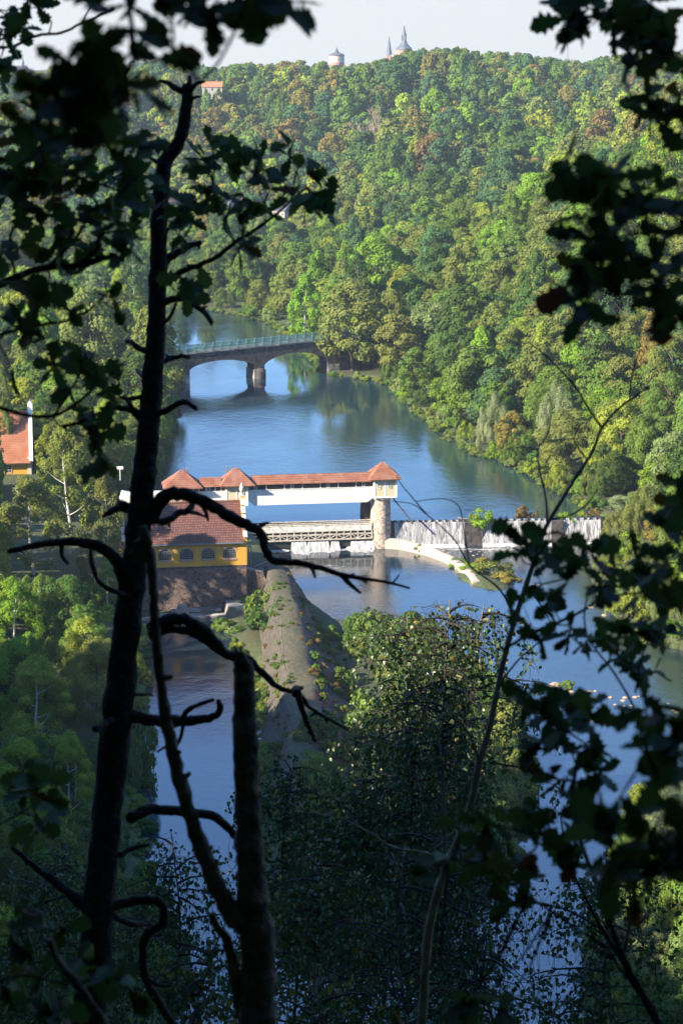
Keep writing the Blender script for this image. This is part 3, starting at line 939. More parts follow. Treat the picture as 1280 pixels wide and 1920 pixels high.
special('willow', 1165, 1150, 318, 120, 1040, 'yellow-green', 'yellow-green willow bush on the right bank just below the weir')
special('willow', 1240, 1170, 312, 110, 1050, 'olive green', 'olive willow bush behind the yellow-green one on the right bank')
special('bush', 1260, 1290, 285, 90, 1225, 'bright green', 'low bright green bush at the river inlet on the right', cat='bush')
special('willow', 1255, 1690, 205, 170, 1470, 'silver-grey', 'pale silver willow at the lower right edge of the photo')
special('willow', 1240, 1830, 190, 190, 1640, 'bright green', 'bright green willow at the lower right, below the silver one')
special('willow', 1175, 1950, 176, 210, 1740, 'pale green', 'pale willow bush in the lower right corner')
special('broad', 1000, 185, 1180, 62, 122, 'rust brown', 'reddish brown crown on the skyline slope below the mast')
special('broad', 955, 590, 520, 70, 530, 'mid green', 'mid green round crown in the middle of the right slope')
special('broad', 1262, 330, 500, 90, 270, 'bright green', 'bright light green tree near the top of the right spur')
special('tall', 1015, 690, 445, 60, 610, 'yellow-green', 'light yellow-green tree on the slope behind the bare branch')
special('broad', 960, 710, 440, 80, 650, 'dark green', 'dark blue-green crown on the slope right of the yellow-green tree')
special('broad', 435, 240, 1200, 60, 195, 'golden brown', 'golden brown tree on the far slope left of centre')
special('broad', 560, 200, 1220, 50, 150, 'golden brown', 'golden tree on the skyline slope left of the water tower')
special('broad', 640, 165, 1260, 54, 132, 'golden brown', 'golden brown tree at the foot of the water tower')
special('bare', 700, 250, 1120, 50, 185, 'rust brown', 'bare reddish tree on the far slope below the pointed spire')
special('bare', 880, 225, 1130, 50, 170, 'rust brown', 'bare pinkish tree on the far slope right of the church')
special('tall', 248, 905, 372, 36, 838, 'yellow-green', 'slim yellow-green tree just left of the dark trunk by the white wall')
special('tall', 30, 1240, 262, 100, 1090, 'bright green', 'bright feathery larch-like tree at the left edge of the photo')
special('tall', 160, 1290, 245, 100, 1165, 'yellow-green', 'sunlit yellow-green birch left of the dark trunk')
special('tall', 75, 1400, 225, 130, 1240, 'yellow-green', 'sunlit pale birch group member at the left edge')
special('tall', 130, 1000, 312, 120, 800, 'olive green', 'tall olive birch with drooping twigs left of the powerhouse')
special('tall', 60, 1010, 300, 120, 900, 'olive green', 'olive birch at the left edge below the villa')
special('tall', 200, 1060, 300, 90, 900, 'olive green', 'drooping birch close to the left end of the powerhouse')
special('bush', 262, 1440, 225, 95, 1335, 'dark green', 'dark leafy shrub leaning over the canal from the left bank', cat='bush')
special('bush', 500, 1170, 293, 80, 1095, 'mid green', 'green shrub growing on the bank beside the powerhouse wall', cat='bush')
special('bush', 505, 1215, 283, 80, 1130, 'dark green', 'dark shrub at the canal edge below the powerhouse corner', cat='bush')
special('bush', 460, 1165, 300, 50, 1120, 'olive green', 'small yellow-green shrub at the foot of the rubble wall', cat='bush')
special('tall', 8, 800, 384, 36, 700, 'olive green', 'slim birch in front of the left side of the villa')
special('broad', 65, 560, 520, 130, 505, 'pale green', 'pale round tree crown on the left bank beyond the villa')
special('broad', 170, 620, 470, 130, 540, 'olive green', 'sunlit olive crown on the left bank behind the dark trunk')
special('broad', 290, 690, 470, 105, 575, 'olive green', 'olive tree standing at the hidden left end of the arch bridge')
special('broad', 270, 780, 430, 100, 660, 'dark green', 'dark tree at the left shore just below the arch bridge')
special('tall', 250, 560, 600, 60, 470, 'dark green', 'dark tree on the far left bank at the river bend')
# weir and mound plants
for (px, py, D, w, tp, cn, lb) in [(905, 985, 346, 56, 952, 'bright green', 'bright green bush hanging over the weir crest left of centre'),
                                   (885, 985, 345.5, 26, 960, 'olive green', 'olive tuft on the weir crest beside the bright green bush'),
                                   (978, 975, 348, 34, 946, 'rust brown', 'reddish brown bush standing on the weir crest'),
                                   (1002, 975, 348.5, 22, 957, 'rust brown', 'small brownish bush right of the reddish one on the weir'),
                                   (1062, 985, 347.5, 36, 958, 'bright green', 'green bush hanging over the right part of the weir'),
                                   (1092, 975, 349, 24, 956, 'yellow-green', 'small yellow-green bush near the right end of the weir'),
                                   (1118, 985, 350, 32, 950, 'rust brown', 'brownish bush at the right end of the weir'),
                                   (860, 1075, 330, 45, 1052, 'mid green', 'low green bush at the end of the pale training wall'),
                                   (892, 1090, 326, 70, 1055, 'bright green', 'bright green bush on the spit behind the training wall'),
                                   (920, 1096, 324, 81, 1049, 'olive green', 'olive bush in the middle of the planted spit'),
                                   (905, 1070, 331, 45, 1045, 'golden brown', 'golden brown shrub on the spit behind the training wall'),
                                   (945, 1112, 320, 62, 1082, 'golden brown', 'brownish heap of branches and leaves at the end of the spit'),
                                   (1060, 1338, 262, 30, 1328, 'bright green', 'small tuft of bright green leaves in the river riffle'),
                                   (785, 1033, 339, 18, 1022, 'olive green', 'tiny bush at the foot of the training wall near the round tower'),
                                   (830, 1052, 335, 20, 1042, 'olive green', 'tiny bush at the foot of the training wall, farther right')]:
    g = PY(px, py, D)
    special('bush', px, py, D, w, tp, cn, lb, z=max(g.z - .2, -.1), cat='bush')

for i_, (hx, hy, hd) in enumerate([(388, 181, 1225), (408, 180, 1226), (74, 366, 888), (94, 367, 886), (330, 398, 925), (452, 414, 915), (520, 418, 905)]):
    special('broad', hx, hy + 14, hd, 24, hy - 13, ['mid green', 'olive green', 'golden brown', 'mid green', 'olive green', 'dark green', 'bright green'][i_],
            ['small green crown hiding the left half of the long skyline house', 'small olive crown hiding the right half of the long skyline house', 'golden crown below the left half of the white house', 'green crown below the right half of the white house',
             'olive crown below the low orange roof by the trunk', 'dark crown below the pale grey-gabled house', 'bright crown below the white gabled house'][i_])
KEEP = [(335, 500, 900, 1190, 303), (236, 335, 895, 1170, 303), (300, 1125, 862, 1035, 338), (345, 624, 622, 745, 500), (330, 540, 585, 650, 600), (10, 68, 745, 893, 378),
        (381, 414, 154, 163, 1240), (64, 106, 334, 346, 900), (312, 348, 373, 382, 940), (438, 470, 387, 398, 930), (508, 538, 390, 401, 920), (235, 262, 905, 945, 345), (300, 560, 940, 1200, 300),
        (60, 240, 340, 350, 1e9)][:13]


def blocked(x, y, z, r, h):
    bx, by, d = proj((x, y, z)); tx, ty, _ = proj((x, y, z + h))
    rp = r / d * F * .9
    for x0, x1, y0, y1, D in KEEP:
        if y < D and bx + rp > x0 and bx - rp < x1 and ty < y1 and by > y0:
            return True
    return False


SKX = [-100, 0, 60, 150, 250, 330, 400, 450, 500, 600, 625, 650, 690, 735, 765, 860, 900, 960, 1040, 1100, 1150, 1280, 1400]
SKY = [136, 134, 132, 118, 112, 106, 130, 120, 117, 113, 125, 124, 116, 107, 93, 90, 99, 99, 110, 116, 102, 99, 99]
# grid of candidates over the whole visible valley
cand = []
y = 140.0
while y < 1420:
    s = 5.6 if y < 380 else (7.7 if y < 640 else (9.6 if y < 1000 else 11.6))
    half = .178 * y + 22
    x = -half
    while x < half:
        cand.append((x + rng.uniform(-.42, .42) * s, y + rng.uniform(-.42, .42) * s, s))
        x += s
    y += s
# skyline rows beyond the ridge
for _ in range(420):
    yy = rng.uniform(1430, 2150); cand.append((rng.uniform(-.185, .185) * yy, yy, 14))
# thicker growth along the shores and on the tongue of land
for poly, z0_ in ((up_poly, 0), (low_poly, 0)):
    for i in range(len(poly)):
        a, b_ = poly[i], poly[(i + 1) % len(poly)]
        ln_ = math.hypot(*(b_ - a)); n_ = int(ln_ / 3.6)
        for k in range(n_):
            q = a + (b_ - a) * (k + rng.random()) / max(n_, 1)
            cand.append((q[0] + rng.uniform(-2.5, 2.5), q[1] + rng.uniform(-2.5, 2.5), -1))
for _ in range(1500): cand.append((rng.uniform(-12, 24), rng.uniform(176, 300), -1))
for k in range(70): cand.append((-9.3 + rng.uniform(-1, 1.6), 184 + 84 * k / 70, -2))
for k in range(900): cand.append((rng.uniform(-9.5, 8), rng.uniform(180, 243), -2))
for k in range(110): yy_ = rng.uniform(235, 292); cand.append((rng.uniform(-.5, 8) - max(0, yy_ - 262) * .12, yy_, -2))
ca = np.array(cand)
cz = hgt(ca[:, 0], ca[:, 1])
cdu = pdist(ca[:, 0], ca[:, 1], up_poly); cdl = pdist(ca[:, 0], ca[:, 1], low_poly)
sx_ = np.array([(t['x'], t['y'], RD.get(t['kind'], 3) * t['s']) for t in TREES])
placed = []
for (x, y, s), z, du, dl in zip(cand, cz, cdu, cdl):
    if s < 0:
        if any(abs(x - a) < 1.7 and abs(y - b) < 1.9 for a, b in placed): continue
        placed.append((x, y))
    if y < 142: continue
    if -16 < x < 8 and y < 310: z = max(z, emb_z(x, y) - .15)
    px, py, d = proj((x, y, z + 8))
    if min(du, dl) < (1.2 if s > 0 else .3): continue
    if s != -2 and -18 < x < (5.5 if y < 272 else 1.5) and 185 < y < 312: continue                        # the paved embankment
    if 0 < x < 47 and 318 < y < 352: continue                          # weir and spit
    if 40 < x and 335 < y < 350 and min(du, dl) < 3: continue
    if -60 < x < -8 and 296 < y < 350: continue
    if s == -1 and y > 640: continue
    near = np.hypot(sx_[:, 0] - x, sx_[:, 1] - y) < sx_[:, 2] * .75 + 1.2
    if near.any(): continue
    if -112 < x < -56 and 335 < y < 386 and abs((x + 62) * .49 - (y - 381) * .872) < 13: continue      # keeps the villa in the sun
    u = rng.random()
    nz = noise.noise(Vector((x * .012, y * .012, 3.1)))
    tongue = dl < 40 and x > -12 and x < 24 and y < 300
    kind = 'broad'; sc = rng.uniform(.62, 1.1)
    if s == -1 and not tongue and y < 640:
        kind = rng.choice(['bush', 'bush', 'willow']); sc = rng.uniform(.9, 1.6) if kind == 'bush' else rng.uniform(.45, .7)
        cn = rng.choice(['mid green', 'olive green', 'dark green', 'bright green', 'pale green', 'yellow-green'])
    elif s == -2: kind = 'bush'; sc = rng.uniform(1.0, 1.7) if y < 243 else rng.uniform(.6, 1.0); cn = rng.choice(['dark green', 'mid green'])
    elif tongue:
        kind = 'bush' if rng.random() < .85 else 'willow'; sc = rng.uniform(.8, 1.5) if kind == 'bush' else rng.uniform(.35, .5)
        cn = rng.choice(['dark green', 'mid green', 'olive green', 'dark green'])
    elif y > 1420:
        cn = rng.choice(['mid green', 'dark green', 'blue-green']); sc *= 1.0
    elif y > 820:  # darker, bluer leaf mix: distance and haze painted into the crowns
        sc *= rng.choice([1.0, 1.25, 1.45, 1.8])
        cn = rng.choices(['mid green', 'dark green', 'olive green', 'golden brown', 'rust brown', 'yellow-green', 'blue-green', 'yellow', 'bright green'],
                         [28, 20, 22, 6 + (12 if px < 680 and py < 330 else 0), 2, 10, 14, 1, 4])[0]
        if rng.random() < .12: kind = 'tall'; sc *= 1.05
        if rng.random() < .04: kind = 'conifer'
        if rng.random() < .012: kind = 'bare'; sc = rng.uniform(.8, 1.1)
    elif px > 640 or y > 480:
        sc *= rng.choice([.9, 1.1, 1.15, 1.35])
        cn = rng.choices(['mid green', 'dark green', 'olive green', 'bright green', 'yellow-green', 'blue-green', 'golden brown', 'pale green'], [30, 14, 22, 14, 8, 8, 2, 4])[0]
        if rng.random() < .14: kind = 'tall'
        if px > 880 and py < 450 and nz > -.05 and rng.random() < .6: kind = 'conifer'; cn = rng.choice(['olive green', 'dark green', 'mid green']); sc = rng.uniform(.7, 1.0)
        if min(du, dl) < 9:
            kind = rng.choice(['willow', 'broad', 'willow', 'bush']); sc = rng.uniform(.6, .95) if kind != 'bush' else rng.uniform(1, 1.6)
            if kind == 'willow': cn = rng.choice(['olive green', 'pale green', 'mid green', 'yellow-green'])
    else:
        cn = rng.choices(['mid green', 'dark green', 'olive green', 'bright green', 'yellow-green'], [30, 22, 30, 10, 8])[0]
        kind = 'tall' if (y < 390 and rng.random() < .62) else 'broad'
        if kind == 'tall': cn = rng.choice(['olive green', 'olive green', 'pale green', 'yellow-green', 'mid green'])
        sc = rng.uniform(.65, .95)
    szf = rng.uniform(.85, 1.15)
    hh = (HT.get(kind, 12)) * sc * szf; rr = RD.get(kind, 3) * sc
    if y < 380 and blocked(x, y, z, rr, hh):
        sc *= .55; hh *= .55; rr *= .55
        if blocked(x, y, z, rr, hh): continue
    elif blocked(x, y, z, rr, hh): continue
    tpx, tpy, _ = proj((x, y, z + hh))
    if y > 1000:
        sk = np.interp(tpx, SKX, SKY) + rng.uniform(-3, 9)
        if tpy < sk:
            k = (PY(tpx, sk, y).z - z) / hh
            if k < .45: continue
            sc *= k; hh *= k
    if y < 360:      # left bank: crowns step down towards the camera; open water in the middle
        lim = {0: 1500, 200: 1380, 230: 1200, 260: 1080, 290: 900, 330: 760}
        lm = [v for k, v in lim.items() if y >= k][-1]
        if tpx < 330 and tpy < lm:
            k = max(.35, (z + hh and (PY(tpx, lm, y).z - z) / hh))
            if k < .4: continue
            sc *= k; hh *= k
        if x > -28 and x < -6 and y < 300 and dl < 6: sc *= .5
        if y < 174 and tpx > 300 and tpx < 1130 and tpy < 1990: continue
        if tpx > 1100 and y < 260 and tpy < 1500: continue
    add_tree(kind, x, y, z - .2, sc, sc * szf, cn)

# rank by what the photo shows: nearest first, hidden behind nearer crowns dropped to the mass
cover = np.full(1400, 2400.0)
TREES.sort(key=lambda t: t['y'])
for t in TREES:
    k = t['kind']; hh = HT.get(k, 12) * t['sz']; rr = RD.get(k, 3) * t['s']
    bx, by, d = proj((t['x'], t['y'], t['z'])); tx, ty, _ = proj((t['x'], t['y'], t['z'] + hh))
    rp = rr / d * F
    a = int(max(0, bx - rp * .8 + 60)); b_ = int(min(1399, bx + rp * .8 + 60))
    t['d'] = d; t['px'] = bx; t['top'] = ty
    if b_ <= a or ty > 1930 or by < 0:
        t['vis'] = 0; continue
    seg = cover[a:b_]
    lo = np.minimum(seg, by)
    vis = np.clip(lo - ty, 0, None)
    infr = (min(bx + rp, 1280) - max(bx - rp, 0)) / (2 * rp)
    t['vis'] = float(vis.sum()) * max(infr, 0) / max((by - ty) * (b_ - a), 1)    # shown share
    t['area'] = float(vis.sum()) * max(infr, 0)
    if t['y'] > 300 and not (t['kind'] == 'bush'):
        cover[a:b_] = np.minimum(seg, ty + (by - ty) * .12)
vis_auto = [t for t in TREES if not t['special'] and t.get('area', 0) > 60 and t['vis'] > .06]
vis_auto.sort(key=lambda t: -t['area'])
keep_n = 285 - sum(1 for t in TREES if t['special'])
IND = [t for t in TREES if t['special']] + vis_auto[:max(keep_n, 0)]
ids = {id(t) for t in IND}
REST = [t for t in TREES if id(t) not in ids]
print('trees', len(TREES), 'individual', len(IND), 'far', len(REST), 'nearest stuff', min((t['y'] for t in REST), default=0))


def zone(t):
    px, py, y = t['px'], t['top'], t['y']
    if y > 820:
        a = 'far hillside'
        if py < 160: a = 'skyline ridge'
        if px < 330: return 'on the ' + a + ' behind the oak leaves'
        if px < 600: return 'on the ' + a + ' left of the water tower'
        if px < 830: return 'on the ' + a + ' below the church spires'
        if px < 1080: return 'on the ' + a + ' below the mast'
        return 'on the ' + a + ' at the right'
    if px > 560 and y > 560:
        return 'high on the right spur' if py < 480 else 'in the wood beyond the arch bridge'
    if px <= 560 and y > 560: return 'on the valley floor beyond the river bend'
    if px > 560 and y > 400:
        if py < 480: return 'near the top of the right slope'
        return 'on the right slope above the river' if px > 900 else 'on the slope right of the arch bridge'
    if px > 560 and y > 345: return 'on the right bank above the weir'
    if px > 900: return 'on the right bank below the weir' if y > 240 else 'in the lower right corner'
    if px > 400: return 'on the tongue of land beside the embankment'
    if y > 400: return 'on the left bank behind the villa'
    if y > 320: return 'between the villa and the powerhouse'
    if y > 235: return 'on the left bank by the canal head'
    return 'on the shaded left bank of the canal'


ORD = ['first', 'second', 'third', 'fourth', 'fifth', 'sixth', 'seventh', 'eighth', 'ninth', 'tenth', 'eleventh', 'twelfth', 'thirteenth', 'fourteenth', 'fifteenth', 'sixteenth', 'seventeenth', 'eighteenth',
       'nineteenth', 'twentieth', 'twenty-first', 'twenty-second', 'twenty-third', 'twenty-fourth']
ORD += [t_ + '-' + o_ for t_ in ('twenty', 'thirty', 'forty', 'fifty', 'sixty', 'seventy', 'eighty', 'ninety') for o_ in ORD[:9]][4:]
KW = {'broad': 'broadleaf tree', 'tall': 'slender birch', 'conifer': 'spruce', 'willow': 'willow', 'bush': 'bush', 'bare': 'bare tree'}
buckets = {}
for t in IND:
    if t['special']: t['group'] = None; continue
    key = ('' if t['kind'] == 'bare' else t['cname'] + ' ') + KW[t['kind']] + ' ' + zone(t)
    buckets.setdefault(key, []).append(t)
for key, lst in buckets.items():
    lst.sort(key=lambda t: t['px'])
    for i, t in enumerate(lst):
        if len(lst) == 1: t['label'] = key
        elif i == 0: t['label'] = 'leftmost ' + key
        elif i == len(lst) - 1: t['label'] = 'rightmost ' + key
        else: t['label'] = ORD[i] + ' from the left, ' + key
        t['group'] = 'trees ' + zone(t) if t['kind'] != 'bush' else 'bushes ' + zone(t)
        t['cat'] = 'bush' if t['kind'] == 'bush' else 'tree'


def obj(name, me, parent=None):
    o = bpy.data.objects.new(name, me); C.objects.link(o)
    if parent is not None: o.parent = parent
    return o


for t in IND:
    k = t['kind']
    if k == 'bare':
        o = obj('bare_tree', BARE[t['var'] % 2])
        o.location = (t['x'], t['y'], t['z']); o.scale = (t['sz'],) * 3; o.rotation_euler = (0, 0, t['rot'])
        tag(o, t['label'], 'tree', t['group']); continue
    hi, lo, tr, vh = PROTO[k][t['var'] % len(PROTO[k])]
    sc = (t['s'], t['s'], t['sz'])
    if t['y'] > 640:                       # too small in the photo to show parts
        o = obj(NAME[k], hi if t['y'] < 1000 else lo); cr = o
    else:
        o = bpy.data.objects.new(NAME[k], None); C.objects.link(o)
        cr = obj('crown' if k != 'bush' else 'leaves', vh if t['y'] < 420 and k != 'bush' else hi, o); obj('trunk' if k != 'bush' else 'stems', tr, o)
    cr['tint'] = [float(c) for c in t['col']]
    o.location = (t['x'], t['y'], t['z']); o.scale = sc; o.rotation_euler = (0, 0, t['rot'])
    tag(o, t['label'], t['cat'], t['group'])

# weeds on the paved bank and rough growth along the waterlines
weeds = []
for _ in range(520):
    yy_ = rng.uniform(200, 306); xx_ = rng.uniform(-13, 5); zz_ = emb_z(xx_, yy_)
    if zz_ > .3: weeds.append((xx_, yy_, zz_ - .1, rng.uniform(.10, .34) * (1.3 if xx_ > -4 else .8), rng.choice(['olive green', 'mid green', 'rust brown', 'dark green', 'olive green', 'rust brown' if xx_ > -4 else 'mid green'])))
for poly, wz_ in ((up_poly, UP_Z), (low_poly, 0.0)):
    for i in range(len(poly)):
        a, b_ = poly[i], poly[(i + 1) % len(poly)]; ln_ = math.hypot(*(b_ - a))
        if max(a[1], b_[1]) > 660 or min(a[1], b_[1]) < 150: continue
        for k in range(int(ln_ / 1.1)):
            q = a + (b_ - a) * rng.random() + np.array([rng.uniform(-1.3, 1.3), rng.uniform(-1.3, 1.3)])
            if -48 < q[0] < 46 and 293 < q[1] < 352: continue
            weeds.append((q[0], q[1], wz_ - .1, rng.uniform(.25, .7), rng.choice(['olive green', 'mid green', 'yellow-green', 'pale green', 'dark green'])))
for x, y, z, s_, cn in weeds: REST.append(dict(kind='bush', x=x, y=y, z=z, s=s_, sz=s_ * rng.uniform(.6, 1.1), col=jit(GREENS[cn]), var=rng.randrange(100), rot=rng.random() * 6.28))
# hill woods beside and behind the camera (they shade the gorge), same mass object
for _ in range(6000):
    x = rng.uniform(-190, 110); y = rng.uniform(-90, 370)
    if y > 60 and -(.175 * y + 12) < x < .175 * y + 12: continue
    if x > 30 and y > 100: continue
    if y > 203 or (y > 185 and x > -85): continue
    if -14 < x < 13 and -3 < y < 130: continue
    if abs(x) < 13 + y * .25 and y >= -3: continue
    if math.hypot(x, y) < 6: continue
    if x > 20 and y > 40 : continue
    if any(math.hypot(x - a['x'], y - a['y']) < 6.2 for a in REST[-900:] if a.get('hill')): continue
    REST.append(dict(kind=rng.choice(['broad', 'broad', 'tall']), x=x, y=y, z=0, s=rng.uniform(.9, 1.2), sz=rng.uniform(.95, 1.25), col=jit(GREENS['mid green']), var=rng.randrange(100), rot=rng.random() * 6.28, hill=1))
for x, y, sz in ((-58, 281, 2.0), (-63, 273, 2.0), (-57, 290, 1.6)): REST.append(dict(kind='broad', x=x, y=y, z=0, s=.85, sz=sz, col=jit(GREENS['mid green']), var=int(y), rot=x, hill=1))
hl = [t for t in REST if t.get('hill')]
for t, z in zip(hl, hgt(np.array([t['x'] for t in hl]), np.array([t['y'] for t in hl]))): t['z'] = float(z) - .2
print('hill trees', len(hl))


def scatter(name, items, label):
    """one object of many instanced trees: geometry nodes over a cloud of points"""
    me = bpy.data.meshes.new(name)
    n = len(items)
    me.vertices.add(n)
    me.vertices.foreach_set('co', np.array([(t['x'], t['y'], t['z']) for t in items], np.float32).ravel())
    kinds = []
    for k in ('broad', 'tall', 'conifer', 'willow', 'bush'):
        for i in range(len(PROTO[k])): kinds += [(k, i, 0), (k, i, 1)]
    kinds += [('bare', 0, 0), ('bare', 1, 0)]
    kid = {kk: i for i, kk in enumerate(kinds)}
    def kof(t):
        if t['kind'] == 'bare': return kid[('bare', t['var'] % 2, 0)]
        return kid[(t['kind'], t['var'] % len(PROTO[t['kind']]), 1 if t['y'] > 800 or t.get('hill') or t['s'] < .4 else 0)]
    def attr(nm, typ, data, fld):
        a = me.attributes.new(nm, typ, 'POINT'); a.data.foreach_set(fld, np.asarray(data).ravel())
    attr('sort', 'INT', np.array([kof(t) for t in items], np.int32), 'value')
    attr('turn', 'FLOAT_VECTOR', np.array([(0, 0, t['rot']) for t in items], np.float32), 'vector')
    attr('size', 'FLOAT_VECTOR', np.array([(t['s'], t['s'], t['sz']) for t in items], np.float32), 'vector')
    attr('tint', 'FLOAT_COLOR', np.array([(*t['col'], 1) for t in items], np.float32), 'color')
    o = obj(name, me)
    ng = bpy.data.node_groups.new(name, 'GeometryNodeTree')
    ng.interface.new_socket('Geometry', in_out='INPUT', socket_type='NodeSocketGeometry')
    ng.interface.new_socket('Geometry', in_out='OUTPUT', socket_type='NodeSocketGeometry')
    gi = ng.nodes.new('NodeGroupInput'); gq = ng.nodes.new('NodeGroupOutput'); jn = ng.nodes.new('GeometryNodeJoinGeometry')
    def named(nm, dt):
        a = ng.nodes.new('GeometryNodeInputNamedAttribute'); a.data_type = dt; a.inputs['Name'].default_value = nm
        return [s for s in a.outputs if s.enabled and s.name == 'Attribute'][0]
    srt = named('sort', 'INT'); trn = named('turn', 'FLOAT_VECTOR'); szz = named('size', 'FLOAT_VECTOR')
    e2r = ng.nodes.new('FunctionNodeEulerToRotation'); ng.links.new(trn, e2r.inputs[0])
    used = {kof(t) for t in items}
    for i, kk in enumerate(kinds):
        if i not in used: continue
        src = BARE[kk[1]] if kk[0] == 'bare' else PROTO[kk[0]][kk[1]][kk[2]]
        src = bpy.data.objects.get('proto_' + src.name) or bpy.data.objects.new('proto_' + src.name, src)   # data-block only, never linked to the scene
        cm = ng.nodes.new('FunctionNodeCompare'); cm.data_type = 'INT'; cm.operation = 'EQUAL'
        ins = [s for s in cm.inputs if s.enabled]
        ng.links.new(srt, ins[0]); ins[1].default_value = i
        oi = ng.nodes.new('GeometryNodeObjectInfo'); oi.inputs['Object'].default_value = src; oi.inputs['As Instance'].default_value = True
        ip = ng.nodes.new('GeometryNodeInstanceOnPoints')
        ng.links.new(gi.outputs[0], ip.inputs['Points']); ng.links.new(cm.outputs[0], ip.inputs['Selection'])
        ng.links.new(oi.outputs['Geometry'], ip.inputs['Instance']); ng.links.new(e2r.outputs[0], ip.inputs['Rotation']); ng.links.new(szz, ip.inputs['Scale'])
        ng.links.new(ip.outputs[0], jn.inputs[0])
    ng.links.new(jn.outputs[0], gq.inputs[0])
    md = o.modifiers.new('scatter', 'NODES'); md.node_group = ng
    tag(o, label, 'woodland', None, 'stuff')
    return o


scatter('woodland', REST, 'dense mixed green and golden autumn woodland covering the valley slopes')

# ------------------------------------------------------------------ gatehouse bridge over the weir gate
RZ = math.radians(8)


def hip_roof(mb, x0, x1, y0, y1, z0, z1, ridge=0.0, th=.16):
    """hipped roof with a short ridge along x and an eaves board"""
    cx = (x0 + x1) / 2; cy_ = (y0 + y1) / 2; r = ridge / 2
    n = len(mb.v)
    mb.v += [(x0, y0, z0), (x1, y0, z0), (x1, y1, z0), (x0, y1, z0), (cx - r, cy_, z1), (cx + r, cy_, z1), (x0, y0, z0 - th), (x1, y0, z0 - th), (x1, y1, z0 - th), (x0, y1, z0 - th)]
    mb.f += [tuple(n + i for i in q) for q in ((0, 1, 5, 4), (2, 3, 4, 5), (1, 2, 5), (3, 0, 4), (6, 7, 1, 0), (7, 8, 2, 1), (8, 9, 3, 2), (9, 6, 0, 3), (9, 8, 7, 6))]


def gable_roof(mb, x0, x1, y0, y1, z0, z1, th=.16):
    cy_ = (y0 + y1) / 2
    mb.prism([(y0, z0), (y1, z0), (y1, z0 + th * .2), (cy_, z1), (y0, z0 + th * .2)], x0, x1, 'x')


def framed_window(root, x, y, z0, w, h, cols=2, rows=3, frame='white_paint', name='window', axis='y', arch=False, pane='glass', t=.07):
    """a window in a wall facing -y: the frame is the part, the pane its sub-part"""
    f = MB()
    f.box(x, x + w, y - .06, y, z0 - t, z0); f.box(x, x + w, y - .06, y, z0 + h - t, z0 + h) if not arch else None
    f.box(x, x + t, y - .06, y, z0, z0 + h); f.box(x + w - t, x + w, y - .06, y, z0, z0 + h)
    for i in range(1, cols): f.box(x + w * i / cols - t * .3, x + w * i / cols + t * .3, y - .05, y - .01, z0, z0 + h - t)
    for i in range(1, rows): f.box(x + t, x + w - t, y - .045, y - .015, z0 + h * i / rows - t * .3, z0 + h * i / rows + t * .3)
    fo = f.build(name, M[frame], root)
    g = MB().box(x + t, x + w - t, y + .02, y + .05, z0, z0 + h)
    g.build('pane', M[pane], fo)
    return fo


org = G(713, 1024, 0)
gb = empty('gatehouse_bridge', (org.x, org.y, 0), 'white covered gate bridge with orange tiled roof over the weir', 'gatehouse', None, RZ)


def pavilion(x0, x1, y0, y1, z0, z1, rx0, rx1, zr, windows, door=None, ridge=.5, vent=None, stainz=None):
    w = MB().box(x0, x1, y0, y1, z0, z1).build('pavilion_wall', M['cream'], gb)
    t = MB()
    for x in (x0, x1 - .28): t.box(x - .02, x + .3, y0 - .05, y0 + .2, z0 - .02, z1 - .05)
    t.box(x0, x1, y0 - .04, y0 + .1, z1 - .35, z1 - .02); t.box(x0, x1, y0 - .045, y0 + .1, z0 - .03, z0 + .25)
    mid = (x0 + x1) / 2
    t.box(mid - .12, mid + .12, y0 - .042, y0 + .1, z0 + .25, z1 - .35)
    for x in (x0 - .05,): t.box(x, x + .1, y0 + .2, y1, z0 + .02, z0 + .3)
    t.build('pilaster', M['white_paint'], w)
    r = MB(); hip_roof(r, rx0, rx1, y0 - .75, y1 + .75, z1, zr, ridge)
    ro = r.build('pavilion_roof', M['new_tile'], gb)
    if vent: MB().box(vent - .25, vent + .25, y1 - .2, y1 + .4, zr - 1.3, zr - .2).build('roof_vent', M['steel'], ro)
    for wx in windows: framed_window(gb, wx, y0 - .02, z1 - 1.75, .62, 1.05)
    if door: MB().box(door, door + 1.25, y0 - .09, y0 - .03, z0 + .9, z1 - .35).build('door', M['brown_door'], gb)


# three pavilions from the right (over the round tower) to the left bank
pavilion(-1.6, 2.55, -2.1, 2.1, 9.25, 12.75, -2.45, 3.25, 15.3, [-.95, .95])
pavilion(-27.6, -23.7, -2.1, 2.1, 8.6, 12.35, -28.6, -22.5, 15.0, [-25.0], vent=-26.9)
pavilion(-37.2, -33.0, -2.1, 2.1, 8.6, 12.2, -38.4, -31.6, 14.9, [], door=-35.2, vent=-33.9)
# gallery bodies
g1 = MB(); g1.prism([(-23.7, 9.4), (-22.6, 8.45), (-2.6, 8.45), (-1.6, 9.2), (-1.6, 11.2), (-23.7, 11.2)], -1.5, 1.5)
g1.build('gallery_box', M['boards'], gb)
sl = MB(); sl.box(-23.7, -1.6, -1.56, -1.5, 11.12, 11.24); sl.box(-33.0, -27.6, -1.56, -1.5, 11.12, 11.24)
sl.build('sill_board', M['white_paint'], gb)
MB().box(-33.0, -27.6, -1.5, 1.5, 8.6, 11.15).build('gallery_box', M['boards'], gb)
MB().box(-23.7, -1.6, -1.35, 1.35, 11.2, 12.3).build('timber_wall', M['timber'], gb)
MB().box(-33.0, -27.6, -1.35, 1.35, 11.15, 12.2).build('timber_wall', M['timber'], gb)
for i in range(7):
    x = -23.7 + 22.1 * (i + .02) / 7
    MB().box(x, x + .16, -1.46, -1.32, 11.24, 12.25).build('post', M['white_paint'], gb)
